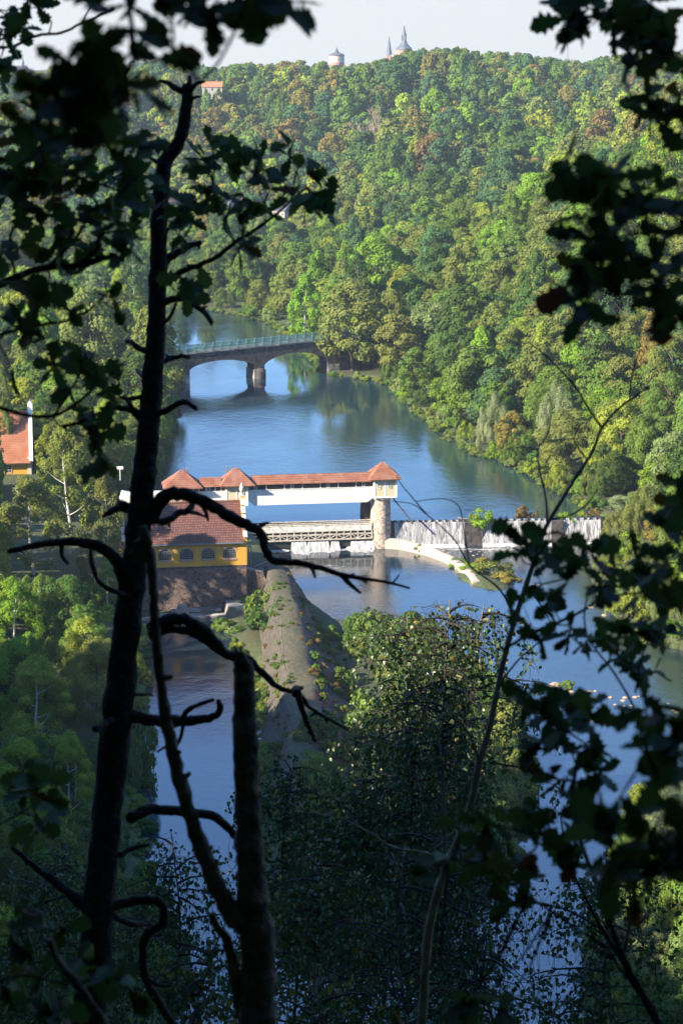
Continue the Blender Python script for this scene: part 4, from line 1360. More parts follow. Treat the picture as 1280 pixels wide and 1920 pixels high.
for x in (-32.2, -31.0, -29.4, -28.4):
    MB().box(x, x + .14, -1.46, -1.32, 11.24, 12.15).build('post', M['white_paint'], gb)
for x in (-22.6, -16.2, -9.9, -3.6):
    framed_window(gb, x, -1.36, 11.35, .62, .62, 2, 2)
framed_window(gb, -30.8, -1.36, 11.35, .62, .62, 2, 2)
r = MB(); gable_roof(r, -22.9, -1.9, -2.0, 2.0, 12.2, 13.55); r.build('gallery_roof', M['new_tile'], gb)
r = MB(); gable_roof(r, -32.0, -28.2, -2.0, 2.0, 12.1, 13.4); r.build('gallery_roof', M['new_tile'], gb)
# concrete understructure on the left bank
MB().box(-40.5, -24.4, -1.9, 2.4, -1, 8.6).build('abutment', M['slab'], gb)
w = MB(); w.box(-44.2, -37.2, -1.6, 1.8, 7.2, 10.9); w.prism([(-46.2, 8.6), (-44.2, 7.2), (-44.2, 10.9), (-45.4, 11.2)], -1.6, 1.8)
w.build('white_annex', M['white_wall'], gb)

# round tower pier of pale rubble with its guide wall behind
rt = empty('round_pier', (org.x, org.y, 0), 'round pale rubble stone pier carrying the right pavilion', 'pier', None, RZ)
rng = random.Random(3)
mb = MB(); prof = [(2.15, -1.6), (2.05, 0.3), (1.85, 2.2), (1.8, 5.5), (1.72, 8.2), (1.74, 9.25)]
mb.lathe(prof, 40)
mb.build('shaft', M['tower_stone'], rt, smooth=False)
MB().lathe([(1.8, 8.7), (1.95, 8.85), (1.95, 9.24)], 40).build('cap', M['pale_trim'], rt)
gd = MB().box(-2.7, -1.75, .6, 6.5, -1, 9.2).box(-1.8, 1.2, .3, 6, -1, 6.5)
gd.build('guide_wall', M['timber'], rt)

# lift gate with its truss footbridge
gt = empty('weir_gate', (org.x, org.y, 0), 'worn lattice truss gate with white girder between bank and round pier', 'weir gate', None, RZ)
X0, X1 = -24.3, -1.75
yg = -1.2
MB().box(X0, X1, yg, yg + .12, 3.45, 4.3).build('girder', M['gate_white'], gt)
mb = MB(); mb.bar((X0, yg - .1, 4.85), (X1, yg - .1, 4.85), .16); mb.bar((X0, yg + 1.2, 4.9), (X1, yg + 1.2, 4.9), .14)
for i in range(12): x = X0 + (X1 - X0) * i / 11; mb.bar((x, yg + .02, 4.3), (x, yg - .05, 4.8), .1)
mb.build('top_rail', M['gate_paint'], gt)
mb = MB()
mb.box(X0, X1, yg - .16, yg + .06, 3.3, 3.44); mb.box(X0, X1, yg - .16, yg + .06, 1.75, 1.98); mb.box(X0, X1, yg - .12, yg + .02, 2.62, 2.9)
nb = 18
for i in range(nb + 1):
    x = X0 + (X1 - X0) * i / nb; mb.box(x - .1, x + .1, yg - .14, yg + .03, 1.98, 3.3)
    if i < nb:
        x2 = X0 + (X1 - X0) * (i + 1) / nb
        a, b_ = ((x, 2.0), (x2, 2.7)) if i % 2 == 0 else ((x, 2.7), (x2, 2.0))
        mb.bar((a[0], yg - .05, a[1]), (b_[0], yg - .05, b_[1]), .12)
mb.build('truss', M['gate_paint'], gt)
mb = MB().box(X0, X1, yg + .3, yg + 1.1, .4, 4.25); mb.box(X0, X1, yg + .9, 1.9, -1, 3.9)
mb.build('gate_leaf', M['gate_dark'], gt)
MB().box(X0, X1, yg + .12, yg + 1.15, 4.3, 4.36).build('walkway', M['gate_paint'], gt)


def watery(name, dark, light, sc=(2.2, .3), thr=(.42, .62), warp=0.6):
    m, nt, b = newmat(name)
    co = coords(nt, (sc[0], sc[0] * .3, sc[1]))
    n = N(nt, 'ShaderNodeTexNoise'); n.inputs['Scale'].default_value = 1; n.inputs['Detail'].default_value = 9; n.inputs['Roughness'].default_value = .7
    n.inputs['Distortion'].default_value = warp
    L(nt, co, n.inputs[0])
    L(nt, ramp(nt, n.outputs[0], [(thr[0] - .1, dark), (thr[0], [a * .5 + b_ * .5 for a, b_ in zip(dark, light)]), (thr[1], light)]), b.inputs['Base Color'])
    b.inputs['Roughness'].default_value = .5
    bumpn(nt, b, n.outputs[0], .8, .15)
    return m


M['fall'] = watery('falling_water', (.03, .03, .032), (.66, .67, .69), (5.0, .16), (.51, .63), 1.2)
M['foam'] = watery('foam', (.22, .23, .24), (.7, .71, .72), (1.5, 1.5), (.4, .55))
M['spill'] = watery('spilling_water', (.04, .04, .04), (.62, .63, .64), (4.0, .2), (.42, .66))
# water shooting under the gate: real humps of foam
rng = random.Random(8)
u = Vector((math.cos(RZ), math.sin(RZ), 0)); v = Vector((-math.sin(RZ), math.cos(RZ), 0))


def cascade(x0, x1, seed, hmax, ylen, dens=1.0):
    r = random.Random(seed); mb = MB(); nx_ = int((x1 - x0) / .16) + 1; ny_ = 16
    base = len(mb.v)
    for j in range(ny_ + 1):
        t = j / ny_
        for i in range(nx_ + 1):
            x = x0 + (x1 - x0) * i / nx_; 
            nn = noise.noise(Vector((x * 1.3, t * 2.2, seed)))
            hh = hmax * (.55 + .9 * max(-.3, noise.noise(Vector((x * .4, 3.3, seed))))) * max(0, 1 - (t / .32) ** 2) + (.05 + .16 * max(0, nn + .2) + .015 * r.random()) * (1 - t)
            ed = min(1, (x - x0) / .8 + .1, (x1 - x) / .8 + .1)
            mb.v.append((x + nn * .25, -1.0 - ylen * t * (1 + .5 * nn) * (.5 + .5 * ed), max(hh * (.55 + .45 * ed), .008)))
    for j in range(ny_):
        for i in range(nx_):
            a = base + j * (nx_ + 1) + i
            mb.f.append((a, a + nx_ + 1, a + nx_ + 2, a + 1))
    return mb


for (x0, x1, sd, hm, yl) in ((-16.0, -12.6, 2, .5, 3.2), (-12.8, -8.2, 3, .4, 2.2), (-8.4, -5.6, 4, .25, 1.4), (-6.2, -1.4, 5, .5, 3.0), (-23, -16.4, 9, .2, 1.0)):
    o = cascade(x0, x1, sd, hm, yl).build('gate_cascade', M['spill'], None, smooth=True)
    o.location = (org.x, org.y, 0); o.rotation_euler = (0, 0, RZ); tag(o, kind='structure')

for x0, x1, z1, sd in ((-15.9, -13.6, 1.75, 1), (-13.0, -9.6, 1.6, 2), (-8.9, -7.8, 1.5, 3), (-5.4, -1.6, 1.3, 4)):
    mb = MB(); nx_ = int((x1 - x0) / .12); ny_ = 10
    for j in range(ny_ + 1):
        t = j / ny_
        for i in range(nx_ + 1):
            x = x0 + (x1 - x0) * i / nx_; nn = noise.noise(Vector((x * 1.6, t * 2, sd)))
            e_ = .35 * t * (1 if i > nx_ / 2 else -1) * abs(2 * i / nx_ - 1)
            mb.v.append((x + e_, -.92 - 1.0 * t ** 1.3 - .1 * nn * t, z1 * (1 - t * t) + .06 + .05 * nn))
    for j in range(ny_):
        for i in range(nx_):
            a = j * (nx_ + 1) + i; mb.f.append((a, a + nx_ + 1, a + nx_ + 2, a + 1))
    o = mb.build('gate_spill', M['spill'], None, smooth=True)
    o.location = (org.x, org.y, 0); o.rotation_euler = (0, 0, RZ); tag(o, kind='structure')

# ------------------------------------------------------------------ overflow weir, right part
A0 = G(737, 977, UP_Z); A1 = G(1122, 971.5, UP_Z)
wd = (A1 - A0); wl = wd.length; wd.normalize(); wn_ = Vector((wd.y, -wd.x, 0))     # towards the camera
wang = math.atan2(wd.y, wd.x)
wr = empty('overflow_weir', (A0.x, A0.y, 0), 'long overflow weir with a curtain of falling water right of the round pier', 'weir', None, wang)
mb = MB().box(-.5, wl + 1, .1, 1.7, -1.6, 4.32); mb.prism([(-1.0, -1.6), (.1, -1.6), (.1, 4.3), (-.1, 4.3)], -.5, wl + 1, 'x')
mb.build('weir_wall', M['gate_dark'], wr)
spans = [(0.2, 12.6), (15.8, 28.2), (30.2, wl + .3)]
r = random.Random(4)
for k, (x0, x1) in enumerate(spans):
    mb = MB(); nx_ = int((x1 - x0) / .2); ny_ = 18; base = 0
    for j in range(ny_ + 1):
        t = j / ny_
        for i in range(nx_ + 1):
            x = x0 + (x1 - x0) * i / nx_
            f1 = noise.noise(Vector((x * 1.1, 0.3, k))) * .07 + noise.noise(Vector((x * 2.3, t * 3, k + 5))) * .06
            if t < .12: yy, zz = .5 - 5.0 * t, UP_Z - .02 - 1.2 * t
            else:
                q = (t - .12) / .88; yy = -.1 - .95 * q ** .8; zz = UP_Z - .16 - (UP_Z - .14) * q
            mb.v.append((x, yy + f1 * min(1, t * 3) - (.25 * t * t), zz))
    for j in range(ny_):
        for i in range(nx_):
            a = j * (nx_ + 1) + i; mb.f.append((a, a + nx_ + 1, a + nx_ + 2, a + 1))
    mb.build('water_curtain', M['fall'], wr, smooth=True)
    fm = MB(); n2 = nx_
    for j in range(5):
        for i in range(n2 + 1):
            x = x0 + (x1 - x0) * i / n2; nn = noise.noise(Vector((x * 1.7, j * .4, 9)))
            fm.v.append((x, -1.1 - j * .28 * (1 + .6 * nn), max(.02, .42 - .11 * j + .15 * nn)))
    for j in range(4):
        for i in range(n2):
            a = j * (n2 + 1) + i; fm.f.append((a, a + n2 + 1, a + n2 + 2, a + 1))
    fm.build('foam_line', M['foam'], wr, smooth=True)
    cr = MB()
    xx = x0
    while xx < x1 - .6:
        cr.box(xx, xx + .35, -.15, .25, UP_Z - .25, UP_Z + .14); xx += r.uniform(1.0, 1.35)
    cr.build('crest_block', M['gate_dark'], wr)
MB().box(12.6, 15.8, -1.0, .3, -1, 4.2).build('dry_buttress', M['bridge_stone'], wr)
MB().box(28.2, 30.2, -1.0, .3, -1, 4.3).build('dry_buttress', M['bridge_stone'], wr)

# pale training wall curving from the round pier
pts = [G(*q) for q in [(722, 1026), (752, 1028), (782, 1034), (812, 1042), (842, 1054), (866, 1068), (884, 1084), (893, 1096)]]
mb = MB(); sec = []
for i, p in enumerate(pts):
    d = (pts[min(i + 1, len(pts) - 1)] - pts[max(i - 1, 0)]).normalized(); nrm = Vector((-d.y, d.x, 0))
    w = 1.2 - .05 * i; h = 1.75 - .16 * i
    sec.append([p + nrm * w + Vector((0, 0, -1)), p + nrm * w * .8 + Vector((0, 0, h * .85)), p + nrm * .3 + Vector((0, 0, h)), p - nrm * .35 + Vector((0, 0, h)), p - nrm * w * .85 + Vector((0, 0, h * .8)), p - nrm * w + Vector((0, 0, -1))])
mb.v = [tuple(x) for s_ in sec for x in s_]
for i in range(len(sec) - 1):
    for j in range(5): a = i * 6 + j; mb.f.append((a, a + 1, a + 7, a + 6))
mb.f += [tuple(range(6))[::-1], tuple((len(sec) - 1) * 6 + k for k in range(6))]
tag(mb.build('training_wall', M['training'], origin=tuple(pts[0])), 'pale curved training wall running out from the round pier', 'wall')
# planted spit
g = G(905, 1090); mb = MB(); nr_ = 24
for j in range(6):
    t = j / 5
    for k in range(nr_):
        a = 6.283 * k / nr_; rr = (1 - t) * (1 + .2 * noise.noise(Vector((math.cos(a) * 2, math.sin(a) * 2, 1))))
        mb.v.append((g.x + math.cos(a) * 5.0 * rr, g.y + math.sin(a) * 5.5 * rr - .9 * math.cos(a) * 5 * rr, -.4 + 1.2 * (1 - (1 - t) ** 2)))
for j in range(5):
    for k in range(nr_): a = j * nr_ + k; b_ = j * nr_ + (k + 1) % nr_; mb.f.append((a, b_, b_ + nr_, a + nr_))
o = mb.build('gravel_spit', go.data.materials[0], smooth=True); tag(o, kind='structure')


# rocks and driftwood in the river
def rock(px, py, w, lab, cat='rock', z=0, flat=.35, name='river_rock', grp=None):
    p = G(px, py, z); r = random.Random(int(px * 7 + py)); d = (p - CAM).dot(FWD); s = w / F * d / 2
    mb = MB(); prof = [(.75, -.5), (1.0, -.1), (.95, .25), (.6, .75), (.2, .95)]
    mb.lathe(prof, 11)
    mb.v = [(x * s * r.uniform(.8, 1.15), y * s * .7 * r.uniform(.8, 1.15), zz * s * flat * 1.6) for x, y, zz in mb.v]
    return tag(mb.build(name, M['rock'], origin=None), lab, cat, grp), p


def place(o_p):
    o, p = o_p; o.location = p; return o


place(rock(1040, 1286, 27, 'pale flat rock standing alone in the open water on the right'))
place(rock(1106, 1139, 12, 'small brown rock in the water below the weir, left of two'))
place(rock(1132, 1154, 12, 'small brown rock near the right bank below the weir, right of two'))
rng = random.Random(21)
rl = []
for i in range(34):
    px = rng.uniform(1065, 1278); py = 1296 + (px - 1065) * .1 + rng.uniform(-5, 55)
    place(rock(px, py, rng.uniform(5, 13), 'low brown stones breaking the surface of the riffle at the right edge', grp='stones in the riffle'))
for i in range(46):
    px = rng.uniform(810, 1115); py = 1029 + rng.uniform(0, 13)
    place(rock(px, py, rng.uniform(4, 8), 'small brown stones strewn along the foot of the overflow weir', grp='stones at the weir foot', flat=.25))
for (pts_, nm, lb) in (([(784, 1018, 1.2), (770, 1000, 2.5), (757, 980, 4.6)], 'driftwood_branch', 'dark stranded branch leaning on the weir beside the round pier'),
                       ([(858, 971, 4.7), (875, 973, 4.75)], 'driftwood_log', 'pale log caught on the weir crest left of the green bush')):
    q = [G(a, b_, c_) for a, b_, c_ in pts_]
    if nm == 'driftwood_branch': q = [A0 + wd * .8 + Vector((2.6, -2.6, .1)), A0 + wd * .6 + Vector((1.2, -1.2, 2.0)), A0 + Vector((-.2, -.3, 4.4)), A0 + Vector((-.9, 0, 5.6))]
    tag(MB().tube(q, [.16] + [.12] * (len(q) - 2) + [.05], 7, .1).build(nm, M['dead_wood'] if 'log' in nm else M['timber']), lb, 'driftwood')

# ------------------------------------------------------------------ powerhouse
M['arch_trim'] = plain('pinkish_stone_trim', (.42, .29, .22), .8, .2, 3, .1)
M['window_grey'] = plain('grey_window_iron', (.30, .30, .28), .7, .2, 4, 0)
pc = G(463, 1143, 0)
ph = empty('powerhouse', (pc.x, pc.y, 0), 'yellow powerhouse with arched windows and old tiled roof on a rubble base', 'powerhouse', None, RZ)
WB, WE, WR, DP, LX = 7.3, 11.05, 16.4, 11.0, -19.0
# base wall with a slight batter
mb = MB().prism([(-.35, -1.2), (.0, WB), (DP, WB), (DP, -1.2)], LX, 0.0, 'x'); mb.build('rubble_base', M['ruble'], ph)
mb = MB().box(LX - .05, .03, -.06, .3, WB - .28, WB); mb.build('plinth_course', M['bridge_stone'], ph)
# walls with arched recesses: piers between bays stand proud
wxs = [-2.6 - 3.36 * i for i in range(5)]
WW, WH = 2.05, 1.0
back = MB().box(LX, 0, .22, DP, WB, WE)
back.build('wall', M['yellow'], ph)
for i, cx in enumerate(wxs):
    # a wall panel with an arched opening, built as a ring of quads
    x0 = cx - 1.25; x1 = cx + 1.25; zs = WB + 1.15; zt = WE - .25
    seg = 14; mb = MB(); inner = []; outer = []
    for k in range(seg + 1):
        a = math.pi * k / seg
        inner.append((cx - math.cos(a) * WW / 2, zs + WH + math.sin(a) * .72))
        ox = cx - math.cos(a) * 1.25 * (1 if abs(math.cos(a)) > .7 else abs(math.cos(a)) / .7 if True else 1)
        oz = zs + WH + (zt - zs - WH) * min(1, math.sin(a) / .71)
        outer.append((max(x0, min(x1, ox)), oz))
    inner = [(cx - WW / 2, zs)] + inner + [(cx + WW / 2, zs)]; outer = [(x0, zs)] + outer + [(x1, zs)]
    n = len(mb.v)
    for (a, b_), (c_, d_) in zip(inner, outer): mb.v += [(a, 0.06, b_), (c_, 0.06, d_), (a, .24, b_)]
    for k in range(len(inner) - 1):
        q = n + k * 3; mb.f += [(q, q + 3, q + 4, q + 1), (q + 2, q + 5, q + 3, q)]
    mb.poly([(x0, .06, WB), (x1, .06, WB), (x1, .06, zs), (x0, .06, zs)])
    mb.build('bay_panel', M['yellow'], ph)
    # arched window
    wf = MB(); prev = None
    for k in range(seg + 1):
        a = math.pi * k / seg; p = (cx - math.cos(a) * (WW / 2 - .04), .12, zs + WH + math.sin(a) * .70)
        if prev: wf.bar(prev, p, .09, .1)
        prev = p
    for k in range(-3, 4):
        xx = cx + k * WW / 8; top = zs + WH + .7 * math.sqrt(max(0, 1 - (k * WW / 8 / (WW / 2)) ** 2)); wf.box(xx - .016, xx + .016, .10, .14, zs, top)
    for zz in (.33, .66, 1.0, 1.33): wf.box(cx - WW / 2 + .05, cx + WW / 2 - .05, .09, .13, zs + zz - .014, zs + zz + .014)
    fo = wf.build('window', M['window_grey'], ph)
    gp = [(cx - WW / 2, zs)] + [(cx - math.cos(math.pi * k / seg) * WW / 2, zs + WH + math.sin(math.pi * k / seg) * .72) for k in range(seg + 1)] + [(cx + WW / 2, zs)]
    MB().prism(gp, .17, .2).build('pane', M['glass'], fo)
    mb = MB().box(cx - WW / 2 - .08, cx + WW / 2 + .08, -.06, .2, zs - .28, zs).build('sill', M['arch_trim'], ph)
    ring = MB(); prev = None
    for k in range(seg + 1):
        a = math.pi * k / seg; p = (cx - math.cos(a) * (WW / 2 + .1), .055, zs + WH + math.sin(a) * .82)
        if prev: ring.bar(prev, p, .12, .16)
        prev = p
    ring.build('window_arch', M['arch_trim'], ph)
pr = MB()
for x0, x1 in [(-1.35 + .0, 0.0)] + [(wxs[i] - 3.36 + 1.25, wxs[i] - 1.25) for i in range(4)] + [(LX, wxs[4] - 1.25)]:
    pr.box(x0, x1, -.02, .23, WB, WE - .24)
pr.box(LX, 0, -.04, .23, WE - .24, WE + .05)
pr.build('wall_pier', M['yellow'], ph)
# roof with a thick edge, sagging a little
rf = MB(); ny_ = 10; nx_ = 24
rr = random.Random(9)
def rz_(x, t): return WE + .0 + (WR - WE) * t - .10 * math.sin(t * 3.14) - .06 * math.sin((x - LX) / 19 * 3.14) + rr.uniform(-.015, .015)
for side in (0, 1):
    b0 = len(rf.v)
    for j in range(ny_ + 1):
        t = j / ny_
        for i in range(nx_ + 1):
            x = LX - .4 + (-.35 - LX + .4) * i / nx_
            y_ = (-.45 + (DP / 2 + .45) * t) if side == 0 else (DP + .45 - (DP / 2 + .45) * t)
            rf.v.append((x, y_, rz_(x, t)))
    for j in range(ny_):
        for i in range(nx_):
            a = b0 + j * (nx_ + 1) + i; q = (a, a + 1, a + nx_ + 2, a + nx_ + 1); rf.f.append(q if side == 0 else q[::-1])
ro = rf.build('roof', M['old_tile'], ph)
MB().box(LX - .4, -.35, -.5, -.42, WE - .16, WE + .03).box(LX - .4, -.35, DP + .42, DP + .5, WE - .16, WE + .03).build('eaves_gutter', M['steel'], ro)
rt_ = MB(); 
for i in range(58): x = LX + i * .325; rt_.tube([(x, DP / 2, WR + .02), (x + .3, DP / 2, WR + .07)], [.13, .15], 6)
rt_.build('ridge_tiles', M['new_tile'], ro)
# gable with stepped coping on the right, plain one on the left
for gx_, tk in ((-.38, .5), (LX - .3, .45)):
    gp = [(0, WB), (0, WE + .2)]
    steps = 5
    for k in range(steps):
        y0_ = -.15 + (DP / 2 - .5) * k / steps; z0_ = WE + .35 + (WR - WE) * k / steps
        y1_ = -.15 + (DP / 2 - .5) * (k + 1) / steps; z1_ = WE + .35 + (WR - WE) * (k + 1) / steps
        gp += [(y0_ + .1, z0_ + .35), (y1_ - .05, z1_ - .05)]
    gp += [(DP / 2 - .5, WR + .75), (DP / 2 + .5, WR + .75)]
    gp2 = [(DP - y_, z) for y_, z in gp[:-1]][::-1]
    MB().prism(gp + gp2[1:], gx_, gx_ + tk, 'x').build('gable_wall', M['yellow'], ph)
    cp_ = MB()
    for k in range(steps):
        y0_ = -.2 + (DP / 2 - .5) * k / steps; z0_ = WE + .7 + (WR - WE) * k / steps
        y1_ = -.2 + (DP / 2 - .5) * (k + 1) / steps; z1_ = WE + .42 + (WR - WE) * (k + 1) / steps
        for m_ in (0, 1):
            a = (y0_, z0_) if m_ == 0 else (DP - y0_, z0_); b_ = (y1_, z1_) if m_ == 0 else (DP - y1_, z1_)
            cp_.bar((gx_ + tk / 2, a[0], a[1]), (gx_ + tk / 2, b_[0], b_[1]), tk + .16, .14)
    cp_.box(gx_ - .08, gx_ + tk + .08, DP / 2 - .6, DP / 2 + .6, WR + .75, WR + .92)
    cp_.build('gable_coping', M['pale_trim'], ph)
MB().lathe([(.3, 0), (.22, .25), (.12, .35), (.34, .75), (.4, 1.15), (.22, 1.4), (.25, 1.5), (.08, 1.85), (.02, 2.0)], 14, (-.13, DP / 2, WR + .92)).build('stone_urn', M['pale_trim'], ph)
# tailrace wing wall right of the powerhouse
wg = empty('wing_wall', (pc.x, pc.y, 0), 'rubble wing wall stepping down right of the powerhouse', 'wall', None, RZ)
mb = MB(); mb.prism([(0.05, -1), (3.2, -1), (3.0, 4.2), (2.4, 5.8), (.05, 6.4)], .6, 1.4); mb.prism([(1.4, -1), (14, -1), (14, 3.5), (6, 5.2), (1.4, 5.9)], 2.5, 3.1, 'x'); mb.build('rubble_face', M['ruble'], wg)
MB().prism([(0.05, 6.4), (2.45, 5.8), (3.02, 4.2), (3.15, 4.2), (2.6, 6.0), (.05, 6.6)], .5, 1.5).build('coping', M['slab'], wg)
# stone apron, steps and mooring block at the canal head
a0 = empty('stone_landing', (pc.x, pc.y, 0), 'weathered stone slabs and block at the foot of the powerhouse', 'landing', None, RZ)
MB().box(-18, -3.6, -4.3, -.36, -1.2, .42).box(-12, -4.2, -1.8, -.36, .42, .8).build('slab', M['slab'], a0)
MB().prism([(-4.0, -1.2), (.6, -1.2), (.2, 1.9), (-3.4, 1.9)], -5.6, -.9).build('quay_block', M['slab'], a0)
MB().prism([(-11.4, .42), (-9.2, .42), (-9.6, 1.7), (-10.9, 1.8)], -3.0, -1.2).build('mossy_stone', M['rock'], a0)
# grey steel railing and hoist post behind the powerhouse corner
rl_ = empty('steel_hoist', (pc.x, pc.y, 0), 'grey steel posts and rail beside the right corner of the powerhouse', 'railing', None, RZ)
mb = MB(); 
for x, y_ in ((.55, 3), (.95, 3)): mb.box(x, x + .16, y_, y_ + .16, 4, 9.4)
mb.box(.5, 1.16, 2.95, 3.2, 9.4, 9.6); mb.build('post', M['steel'], rl_)
mb = MB(); 
for k in range(8): mb.bar((1.2 + k * .55, 1.5 + k * 1.1, 5.2 - k * .1), (1.2 + k * .55, 1.5 + k * 1.1, 6.5 - k * .12), .07)
mb.bar((1.2, 1.5, 6.5), (5.05, 9.2, 5.66), .08); mb.bar((1.2, 1.5, 5.9), (5.05, 9.2, 5.1), .06); mb.build('railing', M['steel'], rl_)

# ------------------------------------------------------------------ villa on the left
vc = PY(62, 866, 380)
vi = empty('villa', (vc.x, vc.y, 0), 'yellow villa with steep orange tiled roof and white gable at the left edge', 'house', None, RZ)
VE, VR, VD, VX = vc.z, vc.z + 9.2, 12.0, -14.0
MB().box(VX, -.2, .3, VD - .3, 4.6, VE).build('wall', M['yellow'], vi)
MB().prism([(.3, VE - .05), (VD - .3, VE - .05), (VD / 2, VR - .3)], -.5, -.15, 'x').build('gable_wall', M['white_wall'], vi)
MB().prism([(-.4, VE - .1), (-.3, VE - .3), (VD / 2, VR - .2), (VD + .3, VE - .3), (VD + .4, VE - .1), (VD / 2, VR)], VX, -.5, 'x').build('roof', M['villa_tile'], vi)
cp_ = MB()
for s_ in (0, 1):
    a = Vector((-.3, -.1 if s_ == 0 else VD + .1, VE + .1)); b_ = Vector((-.3, VD / 2, VR + .2)); cp_.bar(a, b_, .7, .5)
cp_.build('gable_coping', M['white_wall'], vi)
ch = MB().box(-.75, .2, VD / 2 - .5, VD / 2 + .5, VR - .6, VR + 1.3); ch.prism([(-.8, VR + 1.3), (.25, VR + 1.3), (-.27, VR + 1.9)], VD / 2 - .55, VD / 2 + .55)
ch.build('gable_pinnacle', M['white_wall'], vi)
MB().lathe([(.1, 0), (.2, .18), (.05, .4)], 10, (-.27, VD / 2, VR + 1.85)).build('ball_finial', M['pale_trim'], vi)
MB().box(VX, -.5, -.5, -.36, VE - .35, VE - .12).build('eaves_gutter', M['timber'], vi)
MB().box(-1.0, -.3, .1, .3, VE - 3.0, VE + 1.0).build('corner_quoin', M['pale_trim'], vi)
for x in (-5.2, -8.4, -11.6): framed_window(vi, x, .27, VE - 2.0, 1.1, 1.5)
p = PY(225, 880, 350)
tag(MB().box(-.6, .6, 0, .2, 0, .5).box(-.06, .06, .05, .15, -2.0, 0).build('notice_board', M['white_paint'], origin=(0, 0, 0)), 'tiny white board among the trees left of the gate bridge', 'sign').location = (p.x, p.y, p.z)

# ------------------------------------------------------------------ stone arch bridge
b0 = G(480, 706, UP_Z)
BA = math.radians(25)
sb = empty('arch_bridge', (b0.x, b0.y, UP_Z), 'dark stone arch bridge with pale pier and turquoise railing across the river', 'bridge', None, BA)
dz = lambda s: 7.9 + .032 * s            # deck level above the water
SP = 20.8; BW = 2.6
mb = MB()
for side in (-1, 1):
    yy = side * BW
    for a0_, a1_ in ((-SP + 1.7, -1.35), (1.35, SP - 1.7)):
        seg = 26; mid = (a0_ + a1_) / 2; hw = (a1_ - a0_) / 2
        crown = dz(mid) - 2.3; spring = 3.3
        n = len(mb.v)
        for k in range(seg + 1):
            x = a0_ + (a1_ - a0_) * k / seg
            z = spring + (crown - spring) * (1 - ((x - mid) / hw) ** 2) ** .72 if abs(x - mid) < hw else spring
            mb.v += [(x, yy, z), (x, yy, dz(x))]
        for k in range(seg):
            q = n + 2 * k; mb.f.append((q, q + 2, q + 3, q + 1) if side < 0 else (q + 1, q + 3, q + 2, q))
        if side < 0:                  # the barrel of the arch
            m0 = len(mb.v)
            for k in range(seg + 1):
                x = a0_ + (a1_ - a0_) * k / seg
                z = spring + (crown - spring) * (1 - ((x - mid) / hw) ** 2) ** .72 if abs(x - mid) < hw else spring
                mb.v += [(x, -BW, z), (x, BW, z)]
            for k in range(seg): q = m0 + 2 * k; mb.f.append((q, q + 1, q + 3, q + 2))
mb.box(-1.35, 1.35, -BW, BW, 2.2, 7.7)
for x0, x1 in ((-SP - 14, -SP + 1.7), (SP - 1.7, SP + 16)): mb.prism([(x0, -2), (x1, -2), (x1, dz(x1)), (x0, dz(x0))], -BW, BW)
mb.prism([(-SP - 14, dz(-SP - 14) - .1), (SP + 16, dz(SP + 16) - .1), (SP + 16, dz(SP + 16)), (-SP - 14, dz(-SP - 14))], -BW + .02, BW - .02)
mb.build('masonry', M['bridge_stone'], sb)
mb = MB().prism([(-SP - 14, dz(-SP - 14)), (SP + 16, dz(SP + 16)), (SP + 16, dz(SP + 16) + .28), (-SP - 14, dz(-SP - 14) + .28)], -BW - .18, BW + .18); mb.build('deck_slab', M['slab'], sb)
mb = MB()
for x0 in (0, SP, -SP):
    mb.box(x0 - 1.6, x0 + 1.6, -BW - .2, BW + .2, -2, 2.2)
mb.build('pier_footing', M['pier_stone'], sb)
MB().lathe([(1.35, -2), (1.35, 1.9), (.9, 2.4), (.2, 2.5)], 14, (0, -BW - .2, 0)).build('cutwater', M['bridge_stone'], sb)
for yy in (-BW, BW):
    mb = MB(); x = -SP - 13
    zz = lambda x: dz(x) + .28
    mb.bar((-SP - 13, yy, zz(-SP - 13) + 1.25), (SP + 15, yy, zz(SP + 15) + 1.25), .1); mb.bar((-SP - 13, yy, zz(-SP - 13) + .12), (SP + 15, yy, zz(SP + 15) + .12), .1)
    k = 0
    while x < SP + 15:
        big = k % 14 == 0
        w = .11 if big else .045
        mb.box(x - w, x + w, yy - w, yy + w, zz(x), zz(x) + (1.42 if big else 1.22)); x += .165; k += 1
    mb.build('railing', M['green_paint'], sb)

# ------------------------------------------------------------------ town on the plateau
def far(px, py, y): return PY(px, py, y)


M['tank_pink'] = plain('pinkish_render', (.62, .47, .40), .9, .1, 1, 0)
p = far(631, 122, 1600)
wt = empty('water_tower', (p.x, p.y, 62), 'cylindrical pink and cream water tower with slate cap on the skyline', 'water tower')
zb = p.z - 62
MB().lathe([(4.9, 0), (4.6, zb - 2.4), (5.9, zb + .1)], 32).build('shaft', M['brick'], wt)
MB().lathe([(6.0, zb + .1), (6.0, zb + 2.0)], 32).build('brick_band', M['brick'], wt)
MB().lathe([(5.95, zb + 2.0), (5.95, zb + 6.8)], 32).build('tank_wall', M['tank_pink'], wt)
MB().lathe([(6.1, zb + 6.8), (6.1, zb + 7.5)], 32).build('cornice', M['brick'], wt)
for k in range(8):
    a = 6.283 * k / 8 + .2; MB().lathe([(.35, -.7), (.35, .5)], 6, (5.75 * math.cos(a), 5.75 * math.sin(a), zb + 4.4)).build('window', M['glass'], wt)
MB().lathe([(6.5, zb + 7.4), (4.8, zb + 8.7), (1.6, zb + 9.8), (1.2, zb + 10.8)], 24).build('roof', M['slate'], wt)
MB().lathe([(1.8, zb + 10.8), (1.1, zb + 11.3), (.45, zb + 12.4), (.1, zb + 14)], 12).build('lantern', M['slate'], wt)
p = far(757, 92, 1900)
c1 = empty('church', (p.x, p.y, 62), 'dark church tower with bell-shaped roof, lantern and spire above the trees', 'church')
z0 = p.z - 62
